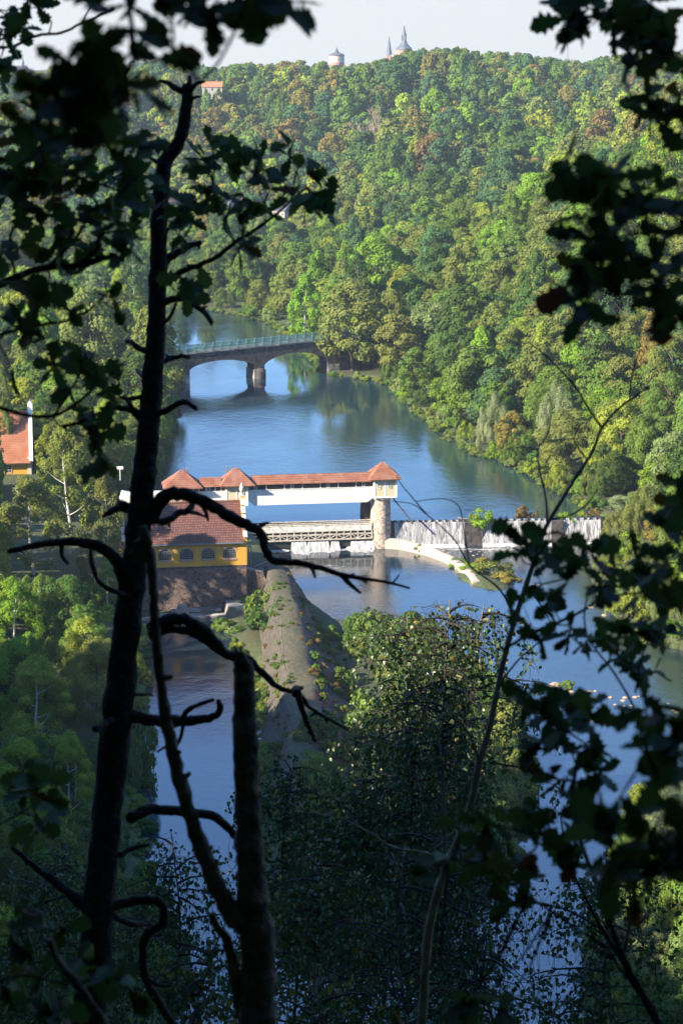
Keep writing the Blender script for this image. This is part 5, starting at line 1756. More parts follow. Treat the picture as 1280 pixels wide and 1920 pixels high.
MB().lathe([(7.4, 0), (7.4, z0 - .5)], 8).build('tower_wall', M['brick'], c1)
MB().lathe([(8.0, z0 - .5), (7.2, z0 + .8), (5.0, z0 + 3.0), (3.2, z0 + 5.0), (2.3, z0 + 7.6)], 8).build('bell_roof', M['slate'], c1)
mb = MB()
for k in range(8): a = 6.283 * k / 8; mb.bar((1.9 * math.cos(a), 1.9 * math.sin(a), z0 + 7.6), (1.9 * math.cos(a), 1.9 * math.sin(a), z0 + 12.4), .7)
mb.lathe([(2.4, z0 + 12.4), (2.2, z0 + 13)], 8); mb.build('lantern', M['slate'], c1)
MB().lathe([(2.2, z0 + 13), (1.2, z0 + 16), (.6, z0 + 20), (.12, z0 + 22)], 8).build('spire', M['slate'], c1)
MB().lathe([(.4, 0), (.5, .3), (.1, 1)], 8, (0, 0, z0 + 22)).build('finial', M['pale_trim'], c1)
mb = MB(); mb.prism([(-3, 0), (-3, z0 - 6), (9, z0 - 6), (9, 0)], -6, 6); mb.build('nave', M['house_wall'], c1)
p = far(729, 105, 1950)
c2 = empty('church_spire', (p.x, p.y, 62), 'slim pointed green-grey spire left of the bell-roofed church tower', 'church')
z0 = p.z - 62
MB().box(-2.3, 2.3, -2.3, 2.3, 0, z0 + 1.5).build('tower', M['brick'], c2)
MB().lathe([(2.9, z0 + 1.5), (1.6, z0 + 9), (.15, z0 + 19)], 8).build('spire', M['slate'], c2)
MB().box(-.12, .12, -.12, .12, z0 + 19, z0 + 22).box(-.7, .7, -.1, .1, z0 + 20.4, z0 + 20.7).build('cross', M['pale_trim'], c2)
p = far(36, 139, 1350)
c3 = empty('chapel', (p.x, p.y, 62), 'grey slate roofed chapel with small pointed turret at the upper left', 'chapel')
z0 = p.z - 62
MB().box(-7, 5, -4, 4, 0, z0).build('wall', M['house_wall'], c3)
mb = MB(); mb.prism([(-4.6, z0), (4.6, z0), (0, z0 + 5.4)], -7.5, 5.5, 'x'); mb.prism([(1.5, z0), (8.8, z0), (5.2, z0 + 5.0)], -5.2, 2); mb.build('roof', M['slate'], c3)
MB().prism([(1.9, z0 - 6), (8.4, z0 - 6), (8.4, z0), (5.2, z0 + 4.4), (1.9, z0)], -5.0, -4.2).build('gable_wall', M['house_wall'], c3)
mb = MB(); mb.box(2.2, 3.6, -.7, .7, z0 + 4.4, z0 + 7); mb.lathe([(1.0, z0 + 7), (.5, z0 + 9), (.08, z0 + 11.2)], 8, (2.9, 0, 0)); mb.build('turret', M['slate'], c3)
p = far(1063, 118, 1500)
mb = MB(); s_ = .55
for a, b_ in ((-s_, -s_), (s_, -s_), (s_, s_), (-s_, s_)): mb.bar((a, b_, -10), (a * .8, b_ * .8, 44), .22)
for k in range(30):
    z = k * 1.8 - 8; mb.bar((-s_, -s_, z), (s_, -s_, z + 1.8), .14); mb.bar((s_, s_, z), (-s_, s_, z + 1.8), .14)
mb.box(-1.0, 1.0, -1.0, 1.0, 20, 20.8); mb.box(-1.2, -.7, -.2, .2, 12, 15)
mr_ = empty('radio_mast', (p.x, p.y, p.z), 'thin grey lattice radio mast on the skyline at the right', 'mast')
mb.build('lattice', M['steel'], mr_)


def house(px, py, y, w, dp, hw, hr, lab, rot=0, roof='plain_roof', nwin=3, chim=True):
    p = PY(px, py, y)
    h = empty('house', (p.x, p.y, p.z - 6), lab, 'house', None, math.radians(rot))
    MB().box(-w / 2, w / 2, 0, dp, 0, 6 + hw).build('wall', M['house_wall'], h)
    r = MB().prism([(-.4, 6 + hw), (dp + .4, 6 + hw), (dp / 2, 6 + hw + hr)], -w / 2 - .3, w / 2 + .3, 'x').build('roof', M[roof], h)
    if chim: MB().box(w * .2, w * .2 + .8, dp / 2 - .4, dp / 2 + .4, 6 + hw + hr * .6, 6 + hw + hr + .8).build('chimney', M['brick'], r)
    for k in range(nwin):
        x = -w / 2 + w * (k + .5) / nwin; MB().box(x - .45, x + .45, -.06, .02, 6 + hw - 2.0, 6 + hw - .7).build('window', M['glass'], h)
    return h


house(398, 167, 1240, 12, 8, 1.2, 3.2, 'long house with orange-red roof near the skyline right of the dark trunk', 5)
house(84, 352, 900, 9.5, 7, 1.8, 3.0, 'white house with orange roof between the oak leaves at the left', -14)
house(328, 388, 940, 9, 7, 2, 2.6, 'house with low orange roof beside the dark trunk', 6)
house(452, 404, 930, 9, 7, 3.6, 3.4, 'pale house with grey gable half hidden by the oak twig', 24, 'slate')
house(424, 408, 925, 5, 5, 1.5, 2.4, 'small red roofed annex left of the pale grey-gabled house', 10, nwin=2, chim=False)
house(522, 408, 920, 9, 7, 3, 4.0, 'white gabled house behind the tip of the oak twig', -50, 'slate')
house(288, 395, 960, 7, 7, 5, 2.5, 'tall pale house hidden behind the dark trunk', 0, 'slate')
house(162, 178, 1230, 7, 6, 2, 3, 'small red roof glimpsed through the leaves at the upper left', 0, nwin=2, chim=False)
house(245, 172, 1250, 7, 6, 3, 2.5, 'pinkish house glimpsed below the blurred leaves', 8, nwin=2, chim=False)

# ------------------------------------------------------------------ near trees framing the view
rng = random.Random(11)


def px_path(pts, d0, d1=None):
    """photo polyline at a real depth (metres) in front of the camera"""
    d1 = d1 or d0
    n = len(pts)
    return [P(p[0], p[1], (p[2] if len(p) > 2 else d0 + (d1 - d0) * i / max(1, n - 1))) for i, p in enumerate(pts)]


def refine(pts, rad, k=4, wob=.12):
    """rounder path with a little gnarl"""
    P_ = []; R_ = []
    n = len(pts)
    for i in range(n - 1):
        p0 = pts[max(i - 1, 0)]; p1 = pts[i]; p2 = pts[i + 1]; p3 = pts[min(i + 2, n - 1)]
        for s in range(k):
            t = s / k
            q = .5 * ((2 * p1) + (p2 - p0) * t + (2 * p0 - 5 * p1 + 4 * p2 - p3) * t * t + (3 * p1 - p0 - 3 * p2 + p3) * t ** 3)
            r = rad[i] * (1 - t) + rad[i + 1] * t
            q = q + Vector((rng.uniform(-1, 1), rng.uniform(-1, 1), rng.uniform(-1, 1))) * r * wob
            P_.append(q); R_.append(r * rng.uniform(.95, 1.06))
    P_.append(pts[-1]); R_.append(rad[-1])
    return P_, R_


def limb(mb, pts, w0, w1, d0, d1=None, seg=9, k=4, wob=.16, rough=.10):
    """w0,w1: width in photo pixels"""
    q = px_path(pts, d0, d1); n = len(q)
    dd = [(p - CAM).dot(FWD) for p in q]
    rad = [(w0 + (w1 - w0) * i / (n - 1)) / 2 * dd[i] / F for i in range(n)]
    a, b_ = refine(q, rad, k, wob)
    mb.tube(a, b_, seg, rough, rng)
    return a


D1 = 8.0
g0 = P(160, 1990, D1); gz = ground_at(g0.x, g0.y)
dt = empty('dead_tree', (g0.x, g0.y, min(gz, g0.z) - .2), 'tall dark dead trunk with curved bare branch stubs left of centre', 'tree')


def lb(name, mb, mat, root, smooth=True):
    o = mb.build(name, mat, root, smooth)
    o.location = (0, 0, 0)
    for v_ in o.data.vertices: v_.co = v_.co - root.location
    return o


mb = MB()
trunk_pts = [(352, 158), (350, 200), (337, 262), (310, 305), (303, 360), (298, 430), (296, 520), (294, 600), (288, 690), (281, 790), (272, 880), (262, 980), (250, 1080), (238, 1180), (226, 1290), (214, 1400), (202, 1520), (190, 1650), (178, 1790), (166, 1930), (158, 2100)]
wd_ = [20, 23, 25, 29, 31, 32, 33, 34, 37, 40, 44, 47, 50, 53, 55, 56, 56, 57, 60, 64, 70]
q = px_path(trunk_pts, D1); q.append(Vector((q[-1].x, q[-1].y, min(gz, q[-1].z) - .4))); wd_.append(84)
a, b_ = refine(q, [w / 2 * D1 / F for w in wd_], 5, .05)
mb.tube(a, b_, 16, .07, rng)
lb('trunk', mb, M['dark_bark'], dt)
BR = [([(352, 170), (335, 168), (318, 158), (300, 150)], 18, 6), ([(352, 175), (356, 152), (354, 142)], 14, 5), ([(356, 172), (368, 158), (384, 153)], 11, 5), ([(352, 190), (366, 182), (378, 181)], 10, 3),
      ([(306, 310), (288, 300), (278, 295)], 10, 5),
      ([(300, 512), (312, 490), (330, 475), (352, 463), (378, 455)], 20, 9), ([(320, 480), (326, 465), (334, 456)], 9, 4),
      ([(296, 575), (318, 562), (342, 560), (366, 572), (385, 588), (397, 605)], 15, 9), ([(300, 612), (318, 595), (330, 570)], 8, 6),
      ([(290, 682), (315, 674), (340, 668), (355, 670)], 12, 7), ([(286, 660), (262, 655), (248, 642), (236, 640)], 13, 6),
      ([(284, 775), (312, 770), (336, 756), (352, 755), (368, 767)], 14, 9),
      ([(282, 800), (262, 780), (245, 768), (225, 765), (214, 762)], 22, 8), ([(255, 772), (240, 752), (234, 745)], 9, 4), ([(282, 745), (262, 745), (240, 748), (225, 745)], 12, 5),
      ([(278, 715), (262, 700), (256, 692)], 10, 5),
      # the long arched branch over the powerhouse
      ([(280, 975), (296, 945), (318, 928), (350, 928), (390, 945), (430, 968), (470, 988), (490, 1000), (498, 1030), (512, 1050), (545, 1054), (590, 1062), (640, 1078), (690, 1086), (735, 1094), (768, 1103)], 30, 4),
      ([(482, 992), (492, 984), (503, 980)], 12, 4), ([(640, 1078), (655, 1095), (676, 1112)], 13, 5), ([(578, 1060), (586, 1068), (590, 1082)], 9, 5), ([(735, 1094), (745, 1082), (748, 1076)], 4, 2), ([(370, 936), (384, 955), (390, 975)], 13, 5),
      ([(282, 968), (300, 978), (318, 974), (335, 962), (352, 958), (362, 942)], 15, 12), ([(352, 958), (368, 962), (388, 970)], 11, 3), ([(316, 975), (318, 988)], 8, 4), ([(305, 976), (312, 984)], 6, 3),
      ([(262, 960), (240, 955), (225, 943)], 20, 12), ([(232, 948), (210, 958), (194, 968)], 18, 7), ([(228, 945), (222, 936)], 9, 4),
      ([(245, 1125), (232, 1075), (210, 1040), (170, 1020), (120, 1016), (70, 1022), (15, 1035)], 30, 9), ([(118, 1018), (116, 1040), (128, 1058)], 10, 5), ([(170, 1022), (172, 1050), (185, 1090), (222, 1112), (240, 1118)], 8, 9), ([(112, 1016), (108, 1006)], 8, 4),
      ([(285, 1180), (310, 1165), (345, 1162), (380, 1180), (408, 1208), (425, 1228), (460, 1232), (492, 1262), (520, 1288), (560, 1302), (580, 1326), (610, 1345), (652, 1368)], 26, 4),
      ([(280, 1192), (320, 1180), (360, 1186), (395, 1208), (425, 1228), (455, 1240)], 17, 14), ([(558, 1300), (570, 1340), (582, 1370), (592, 1392)], 15, 4), ([(556, 1302), (554, 1292), (566, 1290)], 18, 8),
      ([(240, 1300), (262, 1302), (285, 1302)], 9, 6), ([(238, 1340), (275, 1348), (315, 1355), (360, 1350), (400, 1344), (412, 1330), (410, 1312)], 26, 10), ([(340, 1352), (348, 1336), (370, 1322), (400, 1312)], 12, 7), ([(345, 1352), (338, 1385), (325, 1403), (308, 1402), (296, 1410)], 8, 4), ([(312, 1402), (312, 1390)], 7, 3),
      ([(225, 1345), (200, 1355), (178, 1368)], 12, 13), ([(208, 1352), (196, 1346)], 9, 4), ([(245, 1535), (270, 1520), (310, 1518), (352, 1524), (388, 1526), (415, 1540), (445, 1570)], 22, 15),
      ([(225, 1605), (245, 1592), (280, 1583)], 13, 6), ([(168, 1710), (140, 1680), (100, 1650), (60, 1620), (22, 1588)], 26, 7),
      ([(205, 1700), (240, 1692), (275, 1686), (303, 1694), (306, 1728), (285, 1745), (270, 1765), (268, 1810), (280, 1850), (305, 1890), (330, 1930)], 18, 15), ([(205, 1712), (240, 1730), (275, 1734), (308, 1736)], 14, 9), ([(275, 1745), (268, 1738)], 9, 4), ([(275, 1835), (300, 1848), (320, 1848)], 9, 4),
      ([(255, 1165), (262, 1158)], 8, 4), ([(288, 905), (282, 885)], 8, 4)]
for pts, w0, w1 in BR:
    mb = MB(); j = rng.uniform(-.25, .35)
    p2 = [(x, y, D1 + j * (i / (len(pts) - 1))) for i, (x, y) in enumerate(pts)]
    A_ = limb(mb, p2, w0, w1, D1)
    for _ in range(max(0, len(pts) - 3)):           # knots and broken twig ends
        i = rng.randrange(2, len(A_) - 1); p = A_[i]; dv = Vector((rng.uniform(-1, 1), rng.uniform(-.4, .4), rng.uniform(-1, .5))).normalized()
        mb.tube([p, p + dv * rng.uniform(.012, .035)], [.008, .003], 5, .2, rng)
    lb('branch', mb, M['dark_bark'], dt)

# forked pale snag in front of it
D2 = 6.2
g1_ = P(482, 1980, D2)
sn = empty('broken_snag', (g1_.x, g1_.y, min(ground_at(g1_.x, g1_.y), g1_.z) - .1), 'forked weathered grey snag with broken tops rising from the bottom edge', 'tree')
mb = MB(); q = px_path([(456, 1240), (459, 1300), (460, 1400), (464, 1500), (468, 1600), (474, 1680), (482, 1760), (483, 1850), (482, 1990)], D2); q.append(Vector((q[-1].x, q[-1].y, sn.location.z - .3)))
a, b_ = refine(q, [w / 2 * D2 / F for w in (34, 42, 46, 48, 52, 58, 66, 66, 74, 86)], 6, .06); mb.tube(a, b_, 16, .09, rng)
for k in range(5):      # splintered top
    t = a[0]; mb.tube([t + Vector((rng.uniform(-.02, .02), 0, -.01)), t + Vector((rng.uniform(-.035, .03), rng.uniform(-.01, .01), rng.uniform(.02, .06)))], [.012, .003], 5)
lb('trunk', mb, M['dead_wood'], sn)
mb = MB(); q = px_path([(268, 985), (274, 1020), (284, 1062), (288, 1120), (293, 1200), (303, 1290), (317, 1380), (334, 1450), (353, 1520), (378, 1590), (402, 1650), (430, 1706), (462, 1740)], D2)
a, b_ = refine(q, [w / 2 * D2 / F for w in (14, 26, 18, 16, 17, 18, 24, 26, 28, 32, 34, 40, 40)], 5, .10); mb.tube(a, b_, 10, .16, rng)
for k in range(14):
    i = rng.randrange(int(len(a) * .3), len(a) - 2); dv = Vector((rng.choice([-1, 1]) * rng.uniform(.6, 1), rng.uniform(-.3, .3), rng.uniform(-.6, .6))).normalized(); mb.tube([a[i], a[i] + dv * rng.uniform(.02, .042)], [.014, .007], 5, .2, rng)
lb('leaning_stem', mb, M['dead_wood'], sn)
mb = MB(); limb(mb, [(396, 1712), (408, 1740), (424, 1762), (436, 1800), (442, 1850), (452, 1905)], 14, 26, D2); lb('broken_branch', mb, M['dead_wood'], sn)
mb = MB(); limb(mb, [(262, 1040), (270, 1020), (282, 1018)], 38, 20, D2, wob=.3); lb('burl', mb, M['dead_wood'], sn)
D6 = 5.0
mb = MB(); gq = P(225, 2000, D6); bs = empty('fallen_branch', (gq.x, gq.y, gq.z), 'bare grey stick leaning up at the lower left corner', 'branch')
limb(mb, [(92, 1760), (108, 1800), (140, 1840), (168, 1880), (200, 1930), (228, 2000)], 13, 22, D6); lb('stick', mb, M['dead_wood'], bs)

# ---- leaves
def oak_outline():
    side = [(0, .04), (.12, .07), (.2, .19), (.30, .13), (.40, .30), (.50, .19), (.62, .37), (.71, .24), (.83, .29), (.90, .16), (1.0, .06)]
    return side


def leaf_field(name, pos, dirs, nrms, ln, shape, mat, root, lvs):
    """many single leaves, each a folded lobed blade"""
    if shape == 'oak': side = oak_outline()
    elif shape == 'birch': side = [(0, .05), (.18, .36), (.38, .40), (.7, .18), (1.0, .0)]
    else: side = [(0, .03), (.3, .2), (.6, .2), (1.0, 0)]
    m_ = len(side)
    n = len(pos); pos = np.array(pos); dirs = unit(np.array(dirs)); nr = np.array(nrms)
    sd = unit(np.cross(dirs, nr)); nr = unit(np.cross(sd, dirs)); ln = np.array(ln)
    R_ = np.random.RandomState(n)
    curl = R_.uniform(-.25, .35, n); fold = R_.uniform(.05, .45, n)
    V = np.zeros((n, 3 * m_, 3))
    for i, (t, w) in enumerate(side):
        mid = pos + dirs * (ln * t)[:, None] + nr * (curl * ln * (t * t - t) * 1.2 - .0)[:, None]
        V[:, 3 * i + 1] = mid
        jl = R_.uniform(.85, 1.15, n)
        V[:, 3 * i] = mid + sd * (w * ln * jl)[:, None] + nr * (fold * w * ln)[:, None]
        V[:, 3 * i + 2] = mid - sd * (w * ln * jl)[:, None] + nr * (fold * w * ln)[:, None]
    F_ = []
    for i in range(m_ - 1):
        F_.append((3 * i, 3 * i + 3, 3 * i + 4, 3 * i + 1)); F_.append((3 * i + 1, 3 * i + 4, 3 * i + 5, 3 * i + 2))
    F_ = np.array(F_)
    faces = (F_[None] + (np.arange(n) * 3 * m_)[:, None, None]).reshape(-1, 4)
    me = bpy.data.meshes.new(name)
    V = V.reshape(-1, 3) - np.array(root.location)[None]
    me.vertices.add(len(V)); me.vertices.foreach_set('co', V.astype(np.float32).ravel())
    me.loops.add(len(faces) * 4); me.loops.foreach_set('vertex_index', faces.astype(np.int32).ravel())
    me.polygons.add(len(faces)); me.polygons.foreach_set('loop_start', np.arange(0, len(faces) * 4, 4, dtype=np.int32))
    at = me.attributes.new('lv', 'FLOAT_VECTOR', 'FACE')
    l3 = np.zeros((len(faces), 3), np.float32); l3[:, 0] = np.repeat(np.array(lvs), len(F_))
    at.data.foreach_set('vector', l3.ravel())
    me.materials.append(mat); me.update(calc_edges=True)
    o = bpy.data.objects.new(name, me); C.objects.link(o); o.parent = root
    return o


M['oak_leaf'] = leaf_gloss_mat('oak_leaf', [(0, (.035, .075, .02)), (.5, (.06, .12, .03)), (.9, (.09, .16, .03)), (.945, (.16, .13, .02)), (.975, (.13, .05, .02)), (1, (.10, .04, .02))], .35, .04)
M['birch_leaf'] = leaf_gloss_mat('birch_leaf', [(0, (.03, .065, .02)), (.5, (.055, .11, .03)), (.93, (.09, .15, .035)), (.965, (.22, .18, .02)), (1, (.26, .2, .03))], .3, .06)


def oak_spray(label, anchor, blobs, d, ln=.10, dens=1.0, branches=(), loc=None, bw=(9, 3), seed=0, name='oak_branch', cat='branch', dj=.35):
    """a leafy oak bough: limb lines in photo pixels, and leaf tufts round (x, y, r) centres with real leaf sizes"""
    global rng
    rng = random.Random(seed + 100)
    A_ = P(anchor[0], anchor[1], d)
    root = empty(name, A_, label, cat)
    mb = MB(); nodes = []
    for pts in branches:
        w0, w1 = bw
        if isinstance(pts[0], (int, float)): w0, w1, pts = pts[0], pts[1], pts[2]
        nodes += limb(mb, pts, w0, w1, d, k=4, wob=.25, seg=6)
    if not nodes: nodes = [A_]
    pos = []; dr = []; nm = []; ll = []; lv = []
    tw = MB()
    for (bx, by, br_) in blobs:
        area = math.pi * br_ * br_; lpx = ln * F / d
        nt_ = max(1, int(dens * area / (lpx * lpx * 1.15)))
        for _ in range(nt_):
            a = rng.random() * 6.28; rr = br_ * math.sqrt(rng.random()) * .9
            dd = d + rng.uniform(-dj, dj)
            c = P(bx + math.cos(a) * rr, by + math.sin(a) * rr, dd)
            nd = min(nodes, key=lambda q_: (q_ - c).length_squared)
            ax = (c - nd)
            if ax.length > .02:
                mid = (nd + c) / 2 + Vector((rng.uniform(-1, 1), rng.uniform(-1, 1), rng.uniform(-1, 1))) * ax.length * .12
                tw.tube([nd, mid, c], [.0035, .0026, .0016], 4, cap=False)
                ax.normalize()
            else: ax = Vector((0, 0, 1))
            k = rng.randint(3, 6)
            for _k in range(k):             # a rosette of leaves at each twig tip
                v_ = (ax * .5 + Vector((rng.gauss(0, .8), rng.gauss(0, .8), rng.gauss(-.15, .7)))).normalized()
                pos.append(tuple(c - ax * rng.uniform(0, .03))); dr.append(tuple(v_))
                n_ = Vector((rng.gauss(0, .7), rng.gauss(-.2, .7), rng.gauss(.6, .6))); nm.append(tuple(n_)); ll.append(ln * rng.uniform(.65, 1.2)); lv.append(rng.random())
    if branches: lb('limb', mb, M['dark_bark'], root)
    if tw.v: lb('twigs', tw, M['dark_bark'], root)
    leaf_field('leaves', pos, dr, nm, ll, 'oak', M['oak_leaf'], root, lv)
    return root


oak_spray('leafy oak bough filling the left edge above the villa', (-40, 560), [(30, 300, 60), (60, 230, 60), (90, 280, 60), (30, 380, 55), (110, 350, 60), (150, 300, 65), (160, 380, 50), (205, 330, 60), (90, 420, 50), (30, 455, 45),
          (200, 400, 45), (235, 370, 45), (250, 310, 35), (245, 440, 32), (150, 450, 36), (170, 490, 28), (100, 480, 32), (20, 530, 36), (130, 525, 22), (95, 530, 18), (205, 560, 26), (35, 580, 42), (100, 585, 34), (30, 640, 36), (60, 665, 28), (110, 640, 18), (10, 700, 20), (215, 590, 18),
          (240, 290, 34), (200, 230, 30), (275, 320, 22), (40, 335, 40), (120, 400, 34), (180, 430, 30), (280, 350, 30), (262, 400, 24), (260, 280, 30), (225, 480, 26)], 6.0, .088, 1.25,
          [(16, 10, [(-60, 560), (30, 520), (90, 500), (150, 497), (195, 484), (215, 478)]), (9, 4, [(150, 497), (180, 470), (185, 445), (205, 436), (240, 430)]), (9, 3, [(90, 500), (140, 450), (165, 410), (200, 380)]), (8, 3, [(-40, 300), (60, 300), (140, 330), (230, 360)]),
           (8, 3, [(-40, 640), (60, 612), (130, 600), (170, 580), (200, 550)]), (7, 3, [(30, 520), (20, 440), (60, 380), (70, 300)])], seed=1)
oak_spray('oak twigs with hanging leaves left of the dark trunk, over the villa', (-40, 770), [(165, 700, 30), (195, 690, 26), (185, 735, 26), (210, 740, 22), (175, 770, 18), (188, 822, 22), (200, 845, 16), (170, 810, 14), (140, 690, 26), (100, 700, 22), (165, 655, 22), (210, 700, 20), (120, 730, 14)], 6.2, .088, .7,
          [(9, 6, [(-40, 752), (0, 764), (50, 778), (100, 780), (140, 758), (170, 735)]), (8, 6, [(115, 800), (150, 792), (185, 775), (225, 765)]), (5, 3, [(100, 780), (112, 798), (150, 815), (185, 828)]), (6, 3, [(100, 780), (125, 745), (150, 700), (160, 660)])], seed=2)
oak_spray('oak bough reaching right of the dark trunk across the sunny hillside', (320, 530), [(350, 300, 24), (335, 340, 24), (372, 318, 26), (395, 290, 22), (425, 280, 32), (455, 262, 26), (400, 265, 16), (470, 300, 30), (500, 305, 28), (440, 320, 34), (405, 340, 26), (480, 345, 30), (520, 335, 26), (545, 300, 26),
          (552, 275, 16), (585, 315, 20), (575, 345, 26), (600, 372, 24), (615, 380, 12), (572, 388, 24), (540, 360, 22), (505, 385, 18), (450, 365, 26), (425, 395, 22), (395, 365, 18), (370, 405, 18), (350, 415, 14), (445, 400, 16), (440, 465, 12), (452, 460, 10), (455, 420, 12), (380, 500, 10), (350, 450, 16), (345, 520, 16), (325, 400, 20), (340, 545, 14), (360, 380, 18)], 7.2, .095, 1.15,
          [(12, 4, [(300, 545), (330, 515), (372, 498), (412, 478), (440, 455), (480, 430), (512, 405), (545, 378), (575, 350)]), (7, 2.5, [(306, 455), (318, 425), (345, 400), (375, 368), (400, 345)]), (5, 2, [(440, 455), (425, 415), (432, 385), (450, 350)]),
           (5, 2, [(545, 378), (552, 340), (560, 305)]), (4, 2, [(512, 405), (490, 370), (480, 330)])], seed=3)
oak_spray('very blurred oak leaves close to the camera at the top left of centre', (230, -60), [(60, 165, 42), (95, 200, 42), (30, 235, 34), (100, 250, 34), (55, 280, 30), (215, 30, 40), (250, 60, 48), (285, 20, 45), (300, 75, 26), (330, 30, 38), (235, 110, 36), (275, 125, 34), (240, 160, 40), (270, 155, 22), (200, 95, 20), (200, 150, 34), (160, 150, 36), (120, 130, 34), (110, 105, 14), (165, 195, 44), (215, 205, 45), (235, 205, 22),
          (120, 180, 36), (60, 205, 30), (205, 250, 34), (160, 245, 40), (130, 230, 34)], 3.1, .07, 1.5, [(14, 6, [(230, -60), (245, 30), (250, 110), (210, 180), (160, 220)]), (8, 5, [(470, -60), (455, 20), (430, 80), (400, 130), (370, 150)])], seed=4, dj=.2)
oak_spray('row of blurred oak leaves along the top edge above the sky', (440, -80), [(380, 10, 24), (410, 12, 26), (440, 2, 24), (350, -10, 30), (500, -5, 20), (520, 8, 20), (548, 18, 18), (470, -10, 18), (460, 20, 8)], 3.4, .08, 1.1, [(8, 4, [(300, -40), (380, -12), (440, -10), (540, -4)])], seed=5, dj=.15)
oak_spray('small oak leaves with a thin curved twig across the sky at the upper left', (-30, -20), [(20, 20, 22), (45, 5, 26), (10, 45, 14), (60, 20, 16), (35, 45, 12), (72, 10, 12), (15, 60, 9), (45, 58, 6), (0, 120, 12), (0, 150, 10)], 7.0, .085, .8,
          [(6, 5, [(-30, 86), (22, 88), (60, 70), (85, 64), (115, 62), (152, 44), (180, 32), (215, 18)]), (4, 3, [(152, 44), (160, 30), (172, 8), (182, -20)]), (4, 2, [(-30, 10), (10, 20), (40, 15)]), (3, 2, [(0, 62), (22, 40), (30, 10)])], seed=6)
oak_spray('dark oak leaves at the upper right corner against the sky', (1330, -20), [(1062, 5, 14), (1070, 40, 22), (1095, 15, 28), (1120, 32, 28), (1130, 5, 26), (1150, 22, 26), (1180, 20, 30), (1175, 50, 20), (1205, 50, 22), (1210, 15, 30), (1240, 20, 34), (1265, 50, 26), (1245, 65, 22), (1225, 75, 16), (1172, 95, 14), (1176, 78, 8), (1260, 100, 13), (1280, 90, 16), (1055, 45, 9)], 4.6, .085, 1.0,
          [(8, 3, [(1330, 10), (1250, 30), (1180, 40), (1120, 20), (1080, 10)]), (3, 2, [(1270, 100), (1230, 85), (1195, 62), (1160, 50)])], seed=7, dj=.2)
oak_spray('dark oak leaves at the right edge above the near spur', (1330, 180), [(1200, 205, 14), (1225, 190, 16), (1250, 205, 22), (1275, 215, 20), (1240, 230, 10), (1190, 212, 8), (1270, 190, 12), (1285, 175, 16)], 4.8, .08, 1.1, [(5, 2, [(1330, 190), (1270, 200), (1200, 208)])], seed=8, dj=.2)
oak_spray('big dark blurred oak sprig hanging over the right slope', (1340, 420), [(1048, 312, 14), (1062, 345, 16), (1085, 335, 18), (1085, 380, 24), (1080, 420, 20), (1110, 400, 26), (1140, 345, 14), (1160, 340, 14), (1125, 350, 12), (1130, 430, 26), (1165, 445, 22), (1115, 460, 26), (1130, 495, 26), (1090, 500, 20), (1060, 530, 18), (1030, 545, 12), (1110, 530, 24), (1105, 565, 18), (1150, 530, 22), (1165, 560, 12),
          (1085, 590, 12), (1215, 370, 22), (1245, 345, 22), (1270, 360, 24), (1230, 400, 26), (1265, 420, 24), (1205, 485, 22), (1240, 480, 22), (1270, 490, 26), (1255, 530, 28), (1265, 570, 22), (1225, 520, 16), (1235, 575, 10), (1275, 600, 14)], 4.0, .078, .8,
          [(8, 3, [(1340, 400), (1260, 430), (1180, 440), (1120, 450), (1080, 400), (1060, 340)]), (5, 2, [(1120, 450), (1110, 510), (1060, 540)]), (4, 2, [(1340, 500), (1270, 500), (1230, 540)])], seed=9, dj=.2)
oak_spray('oak twig with dark leaves over the lower river right of the weir', (1330, 1130), [(990, 1010, 20), (975, 1050, 20), (1005, 1045, 24), (1035, 1010, 16), (1048, 1060, 24), (1080, 1035, 20), (1110, 1050, 24), (1075, 1085, 22), (1120, 1085, 24), (1150, 1060, 18), (1140, 1095, 12), (1000, 1085, 18), (980, 1120, 26), (1010, 1140, 26), (1040, 1118, 20), (955, 1140, 20), (1010, 1190, 16), (1060, 1175, 16), (1100, 1190, 14),
          (1062, 1200, 12), (1145, 1180, 28), (1180, 1200, 32), (1220, 1190, 28), (1165, 1235, 28), (1200, 1240, 30), (1250, 1165, 30), (1275, 1190, 26), (1150, 1220, 16), (1215, 1260, 18)], 5.6, .080, .62,
          [(7, 4, [(940, 1220), (990, 1190), (1050, 1165), (1100, 1140), (1130, 1120), (1190, 1112), (1260, 1105), (1330, 1130)]), (5, 3, [(1190, 1330), (1150, 1260), (1110, 1210), (1095, 1170), (1100, 1120), (1120, 1085)]), (4, 3, [(1190, 1300), (1200, 1240), (1215, 1200)]), (3, 2, [(1050, 1165), (1020, 1110), (1000, 1060)])], seed=10)
oak_spray('oak leaves at the right edge in front of the silver willow', (1340, 980), [(1275, 900, 12), (1262, 950, 16), (1280, 930, 16), (1250, 1000, 18), (1275, 985, 22), (1200, 1045, 16), (1235, 1050, 20), (1270, 1040, 26), (1215, 1075, 18), (1250, 1090, 22), (1280, 1090, 20), (1205, 1110, 12), (1240, 1120, 16)], 4.8, .075, .6, [(5, 2, [(1340, 980), (1280, 1010), (1230, 1050), (1200, 1090)])], seed=11)
